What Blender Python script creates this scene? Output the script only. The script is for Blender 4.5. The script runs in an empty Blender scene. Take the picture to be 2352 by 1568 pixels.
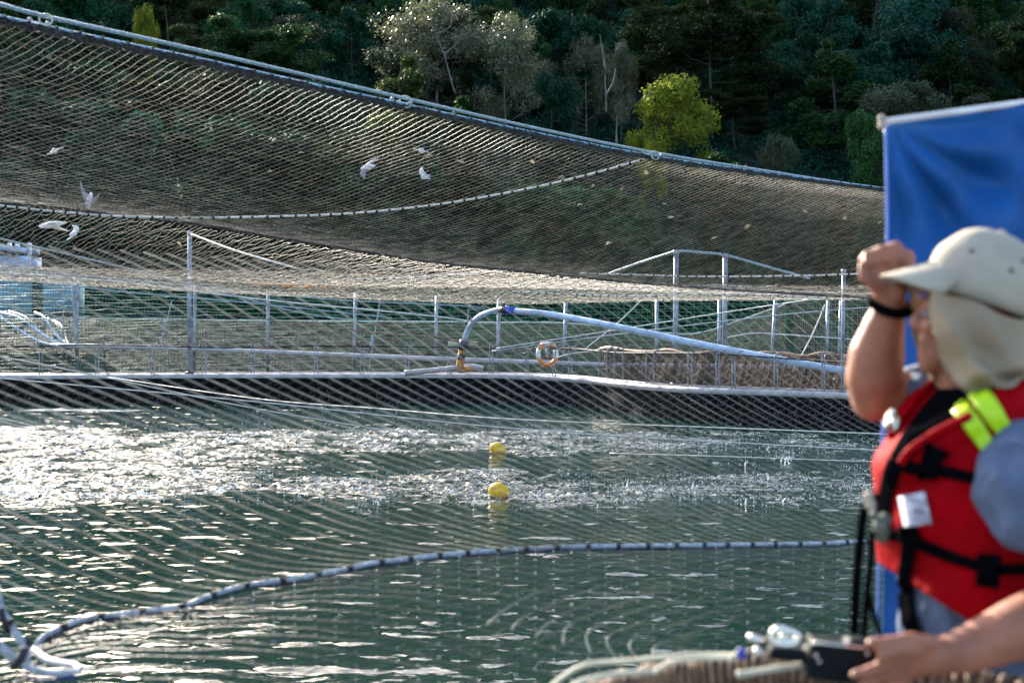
import bpy, bmesh, math, random
import numpy as np
from mathutils import Vector, Matrix, noise as mn
from mathutils.bvhtree import BVHTree
R = math.radians; CALM = .0125
random.seed(7); rng = np.random.default_rng(7)
S = bpy.context.scene
COL = S.collection

# ---------------------------------------------------------------- camera, sky, sun
F = 3267.0; CX, CY = 1176.0, 784.0; HZ = 717.0; CAMZ = 3.0
TH = math.atan((CY - HZ) / F)
cam_d = bpy.data.cameras.new('camera'); cam = bpy.data.objects.new('camera', cam_d); COL.objects.link(cam)
cam.location = (0, 0, CAMZ); cam.rotation_euler = (math.pi/2 - TH, 0, 0)
cam_d.lens = 50.0; cam_d.sensor_width = 36.0; cam_d.clip_end = 3000; cam_d.clip_start = 0.05
cam_d.dof.use_dof = True; cam_d.dof.focus_distance = 24.0; cam_d.dof.aperture_fstop = 3.6
S.camera = cam
SUN_AZ, SUN_EL = -27.0, 24.0            # azimuth from the view direction, negative = left
w = bpy.data.worlds.new('World'); S.world = w; w.use_nodes = True
nt = w.node_tree; bg = nt.nodes['Background']; sky = nt.nodes.new('ShaderNodeTexSky')
sky.sky_type = 'NISHITA'; sky.sun_disc = False; sky.sun_elevation = R(SUN_EL); sky.sun_rotation = R(SUN_AZ)
sky.air_density = 1.0; sky.dust_density = 2.5; sky.ozone_density = 1.0
nt.links.new(sky.outputs[0], bg.inputs[0]); bg.inputs[1].default_value = 0.14
sl = bpy.data.lights.new('sun', 'SUN'); sun = bpy.data.objects.new('sun', sl); COL.objects.link(sun)
sl.energy = 5.0; sl.angle = R(0.5); sl.color = (1.0, 0.90, 0.76)
sd = Vector((math.sin(R(SUN_AZ))*math.cos(R(SUN_EL)), math.cos(R(SUN_AZ))*math.cos(R(SUN_EL)), math.sin(R(SUN_EL))))
sun.rotation_euler = sd.to_track_quat('Z', 'Y').to_euler(); sun.location = (-30, 20, 60)
S.view_settings.view_transform = 'Standard'; S.view_settings.look = 'None'
S.view_settings.gamma = 1.0; S.view_settings.exposure = 2.0
S.render.engine = 'CYCLES'
S.cycles.max_bounces = 6; S.cycles.diffuse_bounces = 2; S.cycles.glossy_bounces = 3
S.cycles.transmission_bounces = 2; S.cycles.transparent_max_bounces = 4; S.cycles.volume_bounces = 0
S.cycles.sample_clamp_indirect = 4.0; S.cycles.use_denoising = True

# ---------------------------------------------------------------- helpers
def P(px, py, d):
    "point seen at (px, py) of the 2352x1568 picture, d metres ahead"
    xc = (px - CX) / F; yc = (CY - py) / F
    c, s = math.cos(TH), math.sin(TH)
    Y = c + yc*s; Z = -s + yc*c; k = d / Y
    return Vector((xc*k, d, CAMZ + Z*k))
def PN(a):
    a = np.asarray(a, float); px, py, d = a[..., 0], a[..., 1], a[..., 2]
    xc = (px - CX)/F; yc = (CY - py)/F; c, s = math.cos(TH), math.sin(TH)
    Y = c + yc*s; Z = -s + yc*c; k = d/Y
    return np.stack([xc*k, d, CAMZ + Z*k], -1)
def onz(px, py, z):
    "point seen at (px,py) lying at height z"
    q = P(px, py, 1.0); k = (z - CAMZ)/(q.z - CAMZ); return Vector((q.x*k, k, z))

def newmesh(name, V, Fc, smooth=False):
    me = bpy.data.meshes.new(name)
    if isinstance(V, np.ndarray) and isinstance(Fc, np.ndarray):
        n = Fc.shape[1]
        me.vertices.add(len(V)); me.vertices.foreach_set('co', V.astype(np.float32).ravel())
        me.loops.add(Fc.size); me.loops.foreach_set('vertex_index', Fc.astype(np.int32).ravel())
        me.polygons.add(len(Fc)); me.polygons.foreach_set('loop_start', np.arange(0, Fc.size, n, dtype=np.int32))
        me.update(calc_edges=True)
    else:
        me.from_pydata([tuple(v) for v in V], [], [tuple(int(i) for i in f) for f in Fc]); me.update()
    if smooth: me.shade_smooth()
    return me
def link(name, me, m, parent=None, label=None, cat=None, group=None, kind=None):
    o = bpy.data.objects.new(name, me); COL.objects.link(o)
    if m is not None and me is not None and not me.materials: me.materials.append(m)
    if parent is not None: o.parent = parent
    tag(o, label, cat, group, kind); return o
def tag(o, label=None, cat=None, group=None, kind=None):
    if label: o['label'] = label
    if cat: o['category'] = cat
    if group: o['group'] = group
    if kind: o['kind'] = kind
def thing(name, label, cat, group=None):
    o = bpy.data.objects.new(name, None); COL.objects.link(o); o.empty_display_size = .2
    tag(o, label, cat, group); return o

class MB:
    def __init__(s): s.V = []; s.F = []
    def add(s, V, Fc):
        b = len(s.V); s.V += [Vector(v) for v in V]; s.F += [tuple(i + b for i in f) for f in Fc]
    def box(s, c, size, rot=None):
        x, y, z = [a/2 for a in size]; vs = [Vector((i*x, j*y, k*z)) for k in (-1, 1) for j in (-1, 1) for i in (-1, 1)]
        if rot is not None: vs = [rot @ v for v in vs]
        s.add([v + Vector(c) for v in vs], [(0, 2, 3, 1), (4, 5, 7, 6), (0, 1, 5, 4), (2, 6, 7, 3), (0, 4, 6, 2), (1, 3, 7, 5)])
    def tube(s, pts, r, n=8, cap=True, flat=None):
        pts = [Vector(p) for p in pts]
        if not isinstance(r, (list, tuple)): r = [r]*len(pts)
        b = len(s.V); up = None
        for i, p in enumerate(pts):
            t = (pts[min(i+1, len(pts)-1)] - pts[max(i-1, 0)])
            if t.length < 1e-9: t = Vector((0, 0, 1))
            t.normalize()
            if up is None: up = Vector((0, 0, 1)) if abs(t.z) < .9 else Vector((1, 0, 0))
            a = t.cross(up)
            if a.length < 1e-6: a = t.cross(Vector((0, 1, 0)))
            a.normalize(); bb = a.cross(t).normalized(); up = bb
            for k in range(n):
                an = 2*math.pi*k/n; s.V.append(p + (a*math.cos(an)*(flat or 1) + bb*math.sin(an))*r[i])
        m = len(pts)
        for i in range(m-1):
            for k in range(n):
                s.F.append((b+i*n+k, b+i*n+(k+1) % n, b+(i+1)*n+(k+1) % n, b+(i+1)*n+k))
        if cap:
            s.F.append(tuple(b+k for k in reversed(range(n)))); s.F.append(tuple(b+(m-1)*n+k for k in range(n)))
    def capsule(s, a, b_, ra, rb, n=14, rings=5):
        a, b_ = Vector(a), Vector(b_); d = (b_-a); L = d.length or 1e-6; d = d/L; pts = []; rs = []
        for i in range(rings): 
            t = math.pi/2*(1 - i/rings); pts.append(a - d*ra*math.sin(t)); rs.append(max(ra*math.cos(t), ra*.02))
        pts.append(a); rs.append(ra); pts.append(b_); rs.append(rb)
        for i in range(1, rings+1):
            t = math.pi/2*(i/rings); pts.append(b_ + d*rb*math.sin(t)); rs.append(max(rb*math.cos(t), rb*.02))
        s.tube(pts, rs, n)
    def chain(s, pts, rs, n=14):
        for i in range(len(pts)-1): s.capsule(pts[i], pts[i+1], rs[i], rs[i+1], n)
    def ell(s, c, r, rot=None, n=20, m=12):
        c = Vector(c); V = []; Fc = []
        for j in range(m+1):
            t = math.pi*j/m
            for k in range(n):
                a = 2*math.pi*k/n; v = Vector((r[0]*max(math.sin(t), .01)*math.cos(a), r[1]*max(math.sin(t), .01)*math.sin(a), r[2]*math.cos(t)))
                if rot is not None: v = rot @ v
                V.append(c+v)
        for j in range(m):
            for k in range(n): Fc.append((j*n+k, (j+1)*n+k, (j+1)*n+(k+1) % n, j*n+(k+1) % n))
        Fc.append(tuple(range(n))); Fc.append(tuple(m*n+k for k in reversed(range(n))))
        s.add(V, Fc)
    def loft(s, secs, n=32):
        "secs: (cx,cy,z,rx,ry) elliptical sections"
        b = len(s.V)
        for (x, y, z, rx, ry) in secs:
            for k in range(n):
                a = 2*math.pi*k/n; s.V.append(Vector((x+rx*math.cos(a), y+ry*math.sin(a), z)))
        for i in range(len(secs)-1):
            for k in range(n): s.F.append((b+i*n+k, b+i*n+(k+1) % n, b+(i+1)*n+(k+1) % n, b+(i+1)*n+k))
        s.F.append(tuple(b+k for k in reversed(range(n)))); s.F.append(tuple(b+(len(secs)-1)*n+k for k in range(n)))
    def obj(s, name, m, parent=None, smooth=True, **kw):
        return link(name, newmesh(name, s.V, s.F, smooth), m, parent, **kw)

def skin(name, mb, m, parent, voxel=.008, smooth=6, post=None, **kw):
    "one continuous surface from overlapping solids"
    me = newmesh(name, mb.V, mb.F); tmp = bpy.data.objects.new('tmp', me); COL.objects.link(tmp)
    r = tmp.modifiers.new('r', 'REMESH'); r.mode = 'VOXEL'; r.voxel_size = voxel; r.use_smooth_shade = True
    if smooth: sm = tmp.modifiers.new('s', 'SMOOTH'); sm.factor = .5; sm.iterations = smooth
    dg = bpy.context.evaluated_depsgraph_get(); dg.update()
    out = bpy.data.meshes.new_from_object(tmp.evaluated_get(dg)); out.name = name
    bpy.data.objects.remove(tmp)
    if post is not None:
        for v in out.vertices: v.co = post(v.co.copy())
        out.update()
    out.materials.clear(); out.shade_smooth()
    return link(name, out, m, parent, **kw)

def smooth_path(pts, n=6):
    pts = [Vector(p) for p in pts]; out = []
    for i in range(len(pts)-1):
        p0 = pts[max(i-1, 0)]; p1 = pts[i]; p2 = pts[i+1]; p3 = pts[min(i+2, len(pts)-1)]
        for k in range(n):
            t = k/n
            out.append(.5*((2*p1) + (p2-p0)*t + (2*p0-5*p1+4*p2-p3)*t*t + (3*p1-p0-3*p2+p3)*t**3))
    out.append(pts[-1]); return out
def pxpath(l, n=6): return smooth_path([P(*q) for q in l], n)

# ---------------------------------------------------------------- materials
def mat(name, col, rough=.6, metal=0., var=.15, scale=8., bump=0., bscale=40., spec=.5, transl=0., col2=None, coat=0.):
    m = bpy.data.materials.new(name); m.use_nodes = True; n = m.node_tree; b = n.nodes['Principled BSDF']
    b.inputs['Roughness'].default_value = rough; b.inputs['Metallic'].default_value = metal
    b.inputs['Specular IOR Level'].default_value = spec; b.inputs['Coat Weight'].default_value = coat
    tc = n.nodes.new('ShaderNodeTexCoord'); no = n.nodes.new('ShaderNodeTexNoise'); no.inputs['Scale'].default_value = scale
    no.inputs['Detail'].default_value = 5; n.links.new(tc.outputs['Object'], no.inputs['Vector'])
    mx = n.nodes.new('ShaderNodeMix'); mx.data_type = 'RGBA'
    c2 = col2 if col2 else tuple(c*(1-var*1.6) for c in col)
    c1 = col if col2 else tuple(min(1, c*(1+var)) for c in col)
    mx.inputs['A'].default_value = (*c1, 1); mx.inputs['B'].default_value = (*c2, 1)
    mr = n.nodes.new('ShaderNodeMapRange'); mr.inputs['From Min'].default_value = .35; mr.inputs['From Max'].default_value = .65
    n.links.new(no.outputs['Fac'], mr.inputs['Value']); n.links.new(mr.outputs[0], mx.inputs['Factor'])
    n.links.new(mx.outputs['Result'], b.inputs['Base Color'])
    if bump:
        n2 = n.nodes.new('ShaderNodeTexNoise'); n2.inputs['Scale'].default_value = bscale; n2.inputs['Detail'].default_value = 4
        n.links.new(tc.outputs['Object'], n2.inputs['Vector'])
        bp = n.nodes.new('ShaderNodeBump'); bp.inputs['Strength'].default_value = bump; bp.inputs['Distance'].default_value = .02
        n.links.new(n2.outputs['Fac'], bp.inputs['Height']); n.links.new(bp.outputs[0], b.inputs['Normal'])
    if transl:
        tr = n.nodes.new('ShaderNodeBsdfTranslucent'); ms = n.nodes.new('ShaderNodeMixShader'); ms.inputs[0].default_value = transl
        n.links.new(mx.outputs['Result'], tr.inputs[0]); n.links.new(b.outputs[0], ms.inputs[1]); n.links.new(tr.outputs[0], ms.inputs[2])
        n.links.new(ms.outputs[0], n.nodes['Material Output'].inputs['Surface'])
    return m
M = dict(
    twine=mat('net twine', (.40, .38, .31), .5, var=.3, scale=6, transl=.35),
    twine_dark=mat('dark net twine', (.05, .047, .05), .5, var=.4, scale=30, spec=.5),
    twine_beige=mat('beige fine twine', (.15, .142, .122), .6, var=.2, transl=.15),
    twine_green=mat('green twine', (.015, .22, .13), .5, var=.2, transl=.3),
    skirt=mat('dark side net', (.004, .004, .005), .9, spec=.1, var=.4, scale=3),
    rope_blue=mat('pale blue rope', (.34, .44, .50), .5, var=.25, scale=60, bump=.6, bscale=160),
    rope_lace=mat('blue lacing rope', (.20, .42, .60), .5, var=.3, scale=30, bump=.5, bscale=100),
    rope_white=mat('white rope', (.72, .70, .66), .55, var=.15, scale=50, bump=.4),
    rope_cream=mat('cream cord', (.50, .48, .36), .55, var=.12, scale=20),
    rope_rust=mat('rusty cable', (.20, .12, .08), .7, var=.3),
    twine_black=mat('black lashing', (.012, .012, .014), .7, var=.2),
    steel=mat('galvanised steel', (.24, .27, .32), .45, .3, var=.25, scale=5),
    pipe_white=mat('wet white pipe', (.36, .35, .37), .35, var=.12, scale=2),
    hdpe=mat('black plastic pipe', (.03, .03, .035), .35, var=.3),
    feed=mat('pale blue feed pipe', (.36, .48, .66), .35, var=.2, scale=1.5, bump=.2, bscale=6),
    blue_c=mat('blue coupling', (.01, .05, .45), .4, var=.2),
    rust=mat('rusty orange steel', (.50, .22, .06), .7, var=.3, scale=9, bump=.3),
    buoy=mat('yellow buoy', (.80, .47, .0), .3, var=.12, scale=7, bump=.15),
    orange=mat('orange ring', (.75, .22, .03), .4, var=.2),
    white=mat('white paint', (.72, .72, .72), .4, var=.1),
    tarp=mat('blue tarpaulin', (.004, .085, .30), .55, spec=.25, var=.12, scale=3, transl=.12, bump=.1, bscale=50),
    skinm=mat('skin', (.30, .105, .055), .5, var=.12, scale=20, bump=.15, bscale=90),
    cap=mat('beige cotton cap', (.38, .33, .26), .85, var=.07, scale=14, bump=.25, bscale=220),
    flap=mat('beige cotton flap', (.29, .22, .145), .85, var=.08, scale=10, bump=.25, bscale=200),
    vest=mat('red life vest nylon', (.30, .0, .004), .7, spec=.05, var=.12, scale=12, bump=.3, bscale=45),
    lime=mat('lime reflective tape', (.42, .66, .0), .4, var=.05),
    black=mat('black webbing', (.003, .003, .004), .9, var=.3, scale=60, spec=.0),
    shirt=mat('grey blue t-shirt', (.085, .118, .195), .9, var=.12, scale=9, bump=.5, bscale=26),
    trousers=mat('dark trousers', (.02, .02, .025), .9, var=.2),
    metal=mat('shiny metal', (.7, .68, .62), .22, 1., var=.1),
    label=mat('white label', (.62, .62, .72), .6, var=.06, scale=40),
    ink=mat('grey print', (.10, .10, .16), .7, var=.1),
    cable_roll=mat('brown wrapped netting', (.10, .055, .032), .75, var=.5, scale=35, bump=.9, bscale=60),
    radio=mat('black pouch', (.003, .006, .008), .6, spec=.12, var=.2),
    gull=mat('white feathers', (.75, .75, .76), .7, var=.12, scale=20, transl=.25),
    gull_grey=mat('grey feathers', (.30, .30, .36), .7, var=.15, scale=20, transl=.2),
    cabin=mat('blue grey cabin wall', (.16, .28, .36), .5, var=.1, scale=1.5),
    cabin_dark=mat('dark window', (.02, .03, .035), .2, var=.2),
    brown_tarp=mat('brown folded net', (.11, .065, .045), .85, var=.45, scale=9, bump=.8, bscale=14),
    deck=mat('deck grating', (.18, .19, .20), .6, .3, var=.2),
    feather=mat('downy feather', (.68, .62, .48), .8, var=.2, transl=.5),
    foam_sparkle=mat('white water', (.85, .88, .9), .25, var=.05, transl=.3),
    bark=mat('bark', (.045, .040, .030), .9, var=.3, scale=2, bump=.5, bscale=8),
    bark_pale=mat('pale bark', (.13, .125, .11), .85, var=.3, scale=1.5),
)
def leafmat(name, c, c2, transl=.35, scale=.5, rough=.6, spec=.12, vary=.55):
    m = mat(name, c, rough, col2=c2, transl=transl, scale=scale, spec=spec); n = m.node_tree
    oi = n.nodes.new('ShaderNodeObjectInfo'); hs = n.nodes.new('ShaderNodeHueSaturation'); mix = [x for x in n.nodes if x.bl_idname == 'ShaderNodeMix'][0]
    r1_ = n.nodes.new('ShaderNodeMapRange'); r1_.inputs['To Min'].default_value = 1-vary; r1_.inputs['To Max'].default_value = 1+vary
    ml = n.nodes.new('ShaderNodeMath'); ml.operation = 'FRACT'; m2 = n.nodes.new('ShaderNodeMath'); m2.operation = 'MULTIPLY'; m2.inputs[1].default_value = 7.31
    r2_ = n.nodes.new('ShaderNodeMapRange'); r2_.inputs['To Min'].default_value = .5-.045*vary/.55; r2_.inputs['To Max'].default_value = .5+.03*vary/.55
    n.links.new(oi.outputs['Random'], r1_.inputs[0]); n.links.new(oi.outputs['Random'], m2.inputs[0]); n.links.new(m2.outputs[0], ml.inputs[0]); n.links.new(ml.outputs[0], r2_.inputs[0])
    outs = [l.to_socket for l in mix.outputs['Result'].links]
    n.links.new(mix.outputs['Result'], hs.inputs['Color']); n.links.new(r1_.outputs[0], hs.inputs['Value']); n.links.new(r2_.outputs[0], hs.inputs['Hue'])
    for o_ in outs: n.links.new(hs.outputs[0], o_)
    return m
L = dict(
    teal=leafmat('deep teal leaves', (.014, .075, .038), (.006, .036, .022)),
    olive=leafmat('dark olive leaves', (.032, .066, .014), (.014, .034, .010)),
    green=leafmat('mid green leaves', (.026, .095, .022), (.011, .044, .014)),
    grey=leafmat('grey green leaves', (.050, .070, .042), (.022, .036, .022)),
    silver=leafmat('silvery leaves', (.20, .21, .11), (.06, .085, .045), .35, .6, .4, .6, vary=.15),
    yellow=leafmat('yellow green leaves', (.30, .34, .03), (.09, .13, .02), .45, .7, vary=.1),
)

# ---------------------------------------------------------------- water
def perlin(x, y, seed=0):
    g = np.random.default_rng(seed); pm = g.permutation(512); ang = g.random(512)*2*np.pi; gx, gy = np.cos(ang), np.sin(ang)
    xi = np.floor(x).astype(int); yi = np.floor(y).astype(int); fx, fy = x-xi, y-yi
    def gr(ix, iy, dx, dy):
        h = pm[(ix + pm[iy % 512]) % 512]; return gx[h]*dx + gy[h]*dy
    u = fx**3*(fx*(fx*6-15)+10); v = fy**3*(fy*(fy*6-15)+10)
    a = gr(xi, yi, fx, fy)*(1-u) + gr(xi+1, yi, fx-1, fy)*u; b_ = gr(xi, yi+1, fx, fy-1)*(1-u) + gr(xi+1, yi+1, fx-1, fy-1)*u
    return a*(1-v) + b_*v
def sstep(x, a, b_): t = np.clip((x-a)/(b_-a), 0, 1); return t*t*(3-2*t)
def turbulence(X, Y):
    "where the feeding fish boil the surface"
    wy = Y + 1.6*perlin(X*.28, Y*.28, 3)*2
    def bnd(a, b_, f): return sstep(wy, a-f, a+f)*(1-sstep(wy, b_-f, b_+f))
    t = np.maximum(bnd(22.6, 26.6, .8), bnd(31.0, 36.0, .9)); t = np.maximum(t, bnd(22.4, 35.5, 1.)*sstep(-X, 2.6, 7.5))
    pt = sstep(perlin(X*.8, Y*1.1, 5) + .5*perlin(X*1.9, Y*2.3, 6), -.35, .25)
    return t*(.10 + .90*pt)*(1-.45*sstep(X, -3, 7))
nu, nv = 1150, 1500
uu = np.concatenate([[-100, -30, -8, -3, -1.2, -.7], np.linspace(-.44, .44, nu), [.7, 1.2, 3, 8, 30, 100]])
k = np.linspace(0, 1, nv); yv = np.concatenate([[-60, 0, 6], 9.5 + 42*k**1.15, [53, 56, 62, 75, 100, 180, 400, 900]])
U, YY = np.meshgrid(uu, yv); XX = U*np.clip(YY, 9.5, 60)
TB = turbulence(XX, YY)
fade = sstep(YY, 8, 10)*(1-sstep(YY, 47, 52))*(np.abs(U) < .45)
Z = .030*perlin(XX*.45, YY*.8, 1) + CALM*(perlin(XX*2.0+.1*YY, YY*2.5, 2)*(1+.5*perlin(XX*.3, YY*.35, 21)) + .40*perlin(XX*4.6, YY*5.6-.2*XX, 4))
Z += .045*np.maximum(0, perlin(XX*1.7+.2*YY, YY*2.3, 41)-.14) + .030*np.maximum(0, perlin(XX*3.1, YY*4.0, 42)-.2)
near = 1-sstep(YY, 14, 24)
Z += .006*perlin(XX*6, YY*9, 8)*(1-.7*near)
Z += 1.25*TB*(.045*perlin(XX*3.1, YY*4.0, 9) + .034*perlin(XX*7.3, YY*8.6, 10) + .018*perlin(XX*16, YY*18, 12) + .009*perlin(XX*31, YY*33, 14) + .03*np.abs(perlin(XX*5, YY*6, 13)))
Z *= fade
V = np.stack([XX, YY, Z], -1).reshape(-1, 3); ncol = len(uu); idx = np.arange(len(V)).reshape(len(yv), ncol)
Fq = np.stack([idx[:-1, :-1], idx[:-1, 1:], idx[1:, 1:], idx[1:, :-1]], -1).reshape(-1, 4)
me = newmesh('water', V, Fq, True)
fo = .45*perlin(XX*6.5, YY*7.5, 31) + .8*perlin(XX*19, YY*17, 32) + .8*perlin(XX*34, YY*30, 35) + .8*perlin(XX*1.3, YY*2.0, 33)
foam_sparkle = TB*fade*sstep(fo, .50 - .34*sstep(-XX, -4, 8), .70 - .30*sstep(-XX, -4, 8))  # white foam, also painting in sun sparkle on the churned water
foam_sparkle = np.maximum(foam_sparkle, np.exp(-((YY-43.6)/.35)**2)*sstep(XX, -15.4, -14)*(1-sstep(XX, -12.2, -11))*sstep(perlin(XX*2, YY*6, 50), -.35, 0))
fa = me.attributes.new('foam_sparkle', 'FLOAT', 'POINT'); fa.data.foreach_set('value', foam_sparkle.astype(np.float32).ravel())
wm = bpy.data.materials.new('sea water'); wm.use_nodes = True; n = wm.node_tree; b = n.nodes['Principled BSDF']
b.inputs['Base Color'].default_value = (.003, .020, .0145, 1); b.inputs['IOR'].default_value = 1.33
b.inputs['Roughness'].default_value = .03; b.inputs['Specular IOR Level'].default_value = .75
def nd(t, **k):
    x = n.nodes.new(t)
    for a, v in k.items():
        if hasattr(x, a): setattr(x, a, v)
        else: x.inputs[a].default_value = v
    return x
def lk(a, b_): n.links.new(a, b_)
geo = nd('ShaderNodeNewGeometry'); sep = nd('ShaderNodeSeparateXYZ'); lk(geo.outputs['Position'], sep.inputs[0])
def math_(op, a, b_=None, clamp=False):
    x = n.nodes.new('ShaderNodeMath'); x.operation = op; x.use_clamp = clamp
    for i, v in enumerate((a, b_)):
        if v is None: continue
        if isinstance(v, (int, float)): x.inputs[i].default_value = v
        else: lk(v, x.inputs[i])
    return x.outputs[0]
def wav(scale, stretch, detail, off=0., dist=0.):
    mp = nd('ShaderNodeMapping'); mp.inputs['Scale'].default_value = (scale, scale*stretch, scale); mp.inputs['Location'].default_value = (off, off, 0)
    mp.inputs['Rotation'].default_value = (0, 0, R(8))
    lk(geo.outputs['Position'], mp.inputs['Vector']); x = nd('ShaderNodeTexNoise'); x.inputs['Scale'].default_value = 1
    x.inputs['Detail'].default_value = detail; x.inputs['Distortion'].default_value = dist; lk(mp.outputs[0], x.inputs['Vector']); return x.outputs['Fac']
bp = nd('ShaderNodeBump'); bp.inputs['Strength'].default_value = 1.0; bp.inputs['Distance'].default_value = 1.0
lk(math_('MULTIPLY', wav(7., 1.4, 3, 7.), .006), bp.inputs['Height']); lk(bp.outputs[0], b.inputs['Normal'])
fd = nd('ShaderNodeBsdfDiffuse'); fd.inputs[0].default_value = (.80, .84, .84, 1); fm = nd('ShaderNodeMixShader'); at_ = nd('ShaderNodeAttribute'); at_.attribute_name = 'foam_sparkle'
lk(at_.outputs['Fac'], fm.inputs[0]); lk(b.outputs[0], fm.inputs[1]); lk(fd.outputs[0], fm.inputs[2]); lk(fm.outputs[0], n.nodes['Material Output'].inputs['Surface'])
me.materials.append(wm); water = link('water', me, wm, kind='structure')

# ---------------------------------------------------------------- hillside
SH = 96.0; SUN_NOTCH = 40.0
def hz(x, y):
    t = max(0., y - SH - 6*math.sin(x*.03) - 3*math.sin(x*.11+1))
    z = .43*t - .0004*t*t if t < 400 else .43*400 - 64
    z += 5*mn.noise(Vector((x*.018, y*.018, .3)))*min(1, t/20) + 1.8*mn.noise(Vector((x*.07, y*.07, 2.3)))*min(1, t/10)
    if y > 232:                                    # unseen crest added to shade the slope, notched to let sun reach some trees
        u = min(1., (y-232)/98.); u = u*u*(3-2*u)
        crest = 131 + 4*math.sin(x*.021+.5) - SUN_NOTCH*math.exp(-((x+91)/15)**2) - 22*math.exp(-((x+131)/7)**2)
        z = z*(1-u) + crest*u
    return z - (1.5 if t <= 0 else 0)
nx, ny = 150, 110; V = []; Fc = []
for j in range(ny):
    y = 84 + (j/(ny-1))**1.25*520
    for i in range(nx):
        x = -430 + 860*i/(nx-1); V.append((x, y, hz(x, y)))
for j in range(ny-1):
    for i in range(nx-1): a = j*nx+i; Fc.append((a, a+1, a+nx+1, a+nx))
hm = mat('hill undergrowth soil', (.004, .010, .005), .9, var=.4, scale=.25, bump=1., bscale=.8)
link('hill', newmesh('hill', V, Fc, True), hm, kind='structure')

def leaf_cloud(cent, rad, n, size, squash=.75, shell=.45):
    "n leaf-sized quads scattered through ellipsoidal puffs, random tilt"
    cent = np.asarray(cent); rad = np.asarray(rad); k = rng.integers(0, len(cent), n)
    d = rng.normal(size=(n, 3)); d /= np.linalg.norm(d, axis=1)[:, None]
    r = (shell + (1-shell)*rng.random(n))**.8 * rad[k] * rng.uniform(.8, 1.12, n)
    c = cent[k] + d*r[:, None]*np.array([1, 1, squash])
    nrm = d*.7 + rng.normal(size=(n, 3))*.6 + np.array([0, 0, .35]); nrm /= np.linalg.norm(nrm, axis=1)[:, None]
    t = np.cross(nrm, rng.normal(size=(n, 3))); t /= np.linalg.norm(t, axis=1)[:, None]; bt = np.cross(nrm, t)
    s = size*rng.uniform(.6, 1.3, n)[:, None]
    V = np.stack([c-t*s, c-bt*s*.5, c+t*s, c+bt*s*.5], 1).reshape(-1, 3)
    Fq = np.arange(n*4).reshape(-1, 4); return V, Fq
def tree_proto(h, cw, kind, nl, leaf, seed):
    rd = random.Random(seed); tb = MB(); cent = []; rad = []
    base = Vector((0, 0, -.6)); top = Vector((rd.uniform(-.6, .6), rd.uniform(-.6, .6), h*.86))
    def lean(t): return base.lerp(top, t) + Vector((math.sin(t*4+seed)*.25, math.cos(t*3+seed)*.25, 0))
    tb.tube([lean(i/8) for i in range(9)], [.03*h*(1-.85*i/8)*.4+.02 for i in range(9)], 7)
    nb = 17 if kind != 'cone' else 26
    for i in range(nb):
        t = rd.uniform(.16, .95) if kind != 'umbrella' else rd.uniform(.4, .95)
        a = rd.uniform(0, 2*math.pi); p0 = lean(t)
        if kind == 'cone': ln = cw*.5*(1.12-t)*1.3
        elif kind == 'umbrella': ln = cw*.5*rd.uniform(.6, 1.0)
        else: ln = cw*.5*rd.uniform(.55, .95)*(math.sin(min(1, (1.15-t)*1.5)*math.pi*.5))
        up = rd.uniform(.15, .6) if kind != 'cone' else rd.uniform(-.1, .2)
        e = p0 + Vector((math.cos(a), math.sin(a), up))*ln
        mid = p0.lerp(e, .5) + Vector((0, 0, -.1*ln + rd.uniform(-.2, .2)))
        tb.tube([p0, mid, e], [.05, .035, .012], 5)
        for q in range(3 if kind != 'cone' else 2):
            c = mid.lerp(e, rd.uniform(.3, 1.15)) + Vector((rd.uniform(-1, 1), rd.uniform(-1, 1), rd.uniform(-.2, .7)))*cw*.08
            cent.append(c); rad.append(cw*rd.uniform(.09, .19))
    for q in range(6): cent.append(lean(rd.uniform(.8, 1.05)) + Vector((rd.uniform(-1, 1), rd.uniform(-1, 1), 0))*cw*.08); rad.append(cw*rd.uniform(.07, .12))
    sq = .45 if kind == 'umbrella' else .85
    V, Fq = leaf_cloud([tuple(c) for c in cent], rad, nl, leaf, sq, .35)
    trunk = newmesh('trunk', tb.V, tb.F, True); crown = newmesh('crown', V, Fq)
    return trunk, crown
KINDS = {  # name: (height, crown width, shape, leaves, leaf size, leaf material, bark)
    'broad_teal': (13, 10, 'round', 15000, .21, 'teal', 'bark'), 'broad_green': (12, 9, 'round', 15000, .20, 'green', 'bark'),
    'olive': (14, 11, 'umbrella', 19000, .21, 'olive', 'bark'), 'cone': (15, 7.5, 'cone', 17000, .22, 'olive', 'bark'),
    'cone2': (13, 7, 'cone', 16000, .21, 'green', 'bark'), 'grey': (12, 9, 'round', 12000, .17, 'grey', 'bark_pale'),
    'teal2': (11, 11, 'round', 15000, .22, 'teal', 'bark'), 'silver': (14, 12, 'round', 17000, .15, 'silver', 'bark_pale'),
    'yellow': (10.5, 9, 'round', 20000, .15, 'yellow', 'bark'),
}
PR = {}
for i, (k, (h, cw, sh, nl, lf, lm, bk)) in enumerate(KINDS.items()):
    tr, cr = tree_proto(h, cw, sh, nl, lf, 31*i+5); tr.materials.append(M[bk]); cr.materials.append(L[lm]); PR[k] = (tr, cr)
def tree(kind, x, y, s, rz, label, name='hillside_tree', group=None, z=None, sz=None):
    e = thing(name, label, 'tree', group); e.location = (x, y, (hz(x, y) if z is None else z)); e.rotation_euler = (0, 0, rz); e.scale = (s, s, sz or s)
    tr, cr = PR[kind]
    link('trunk', tr, None, e); link('crown', cr, None, e); return e
def at_px(px, top, Y):
    "ground point and needed height for a tree whose tip is seen at (px, top)"
    q = P(px, top, Y); return q.x, q.z - hz(q.x, Y)
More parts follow.
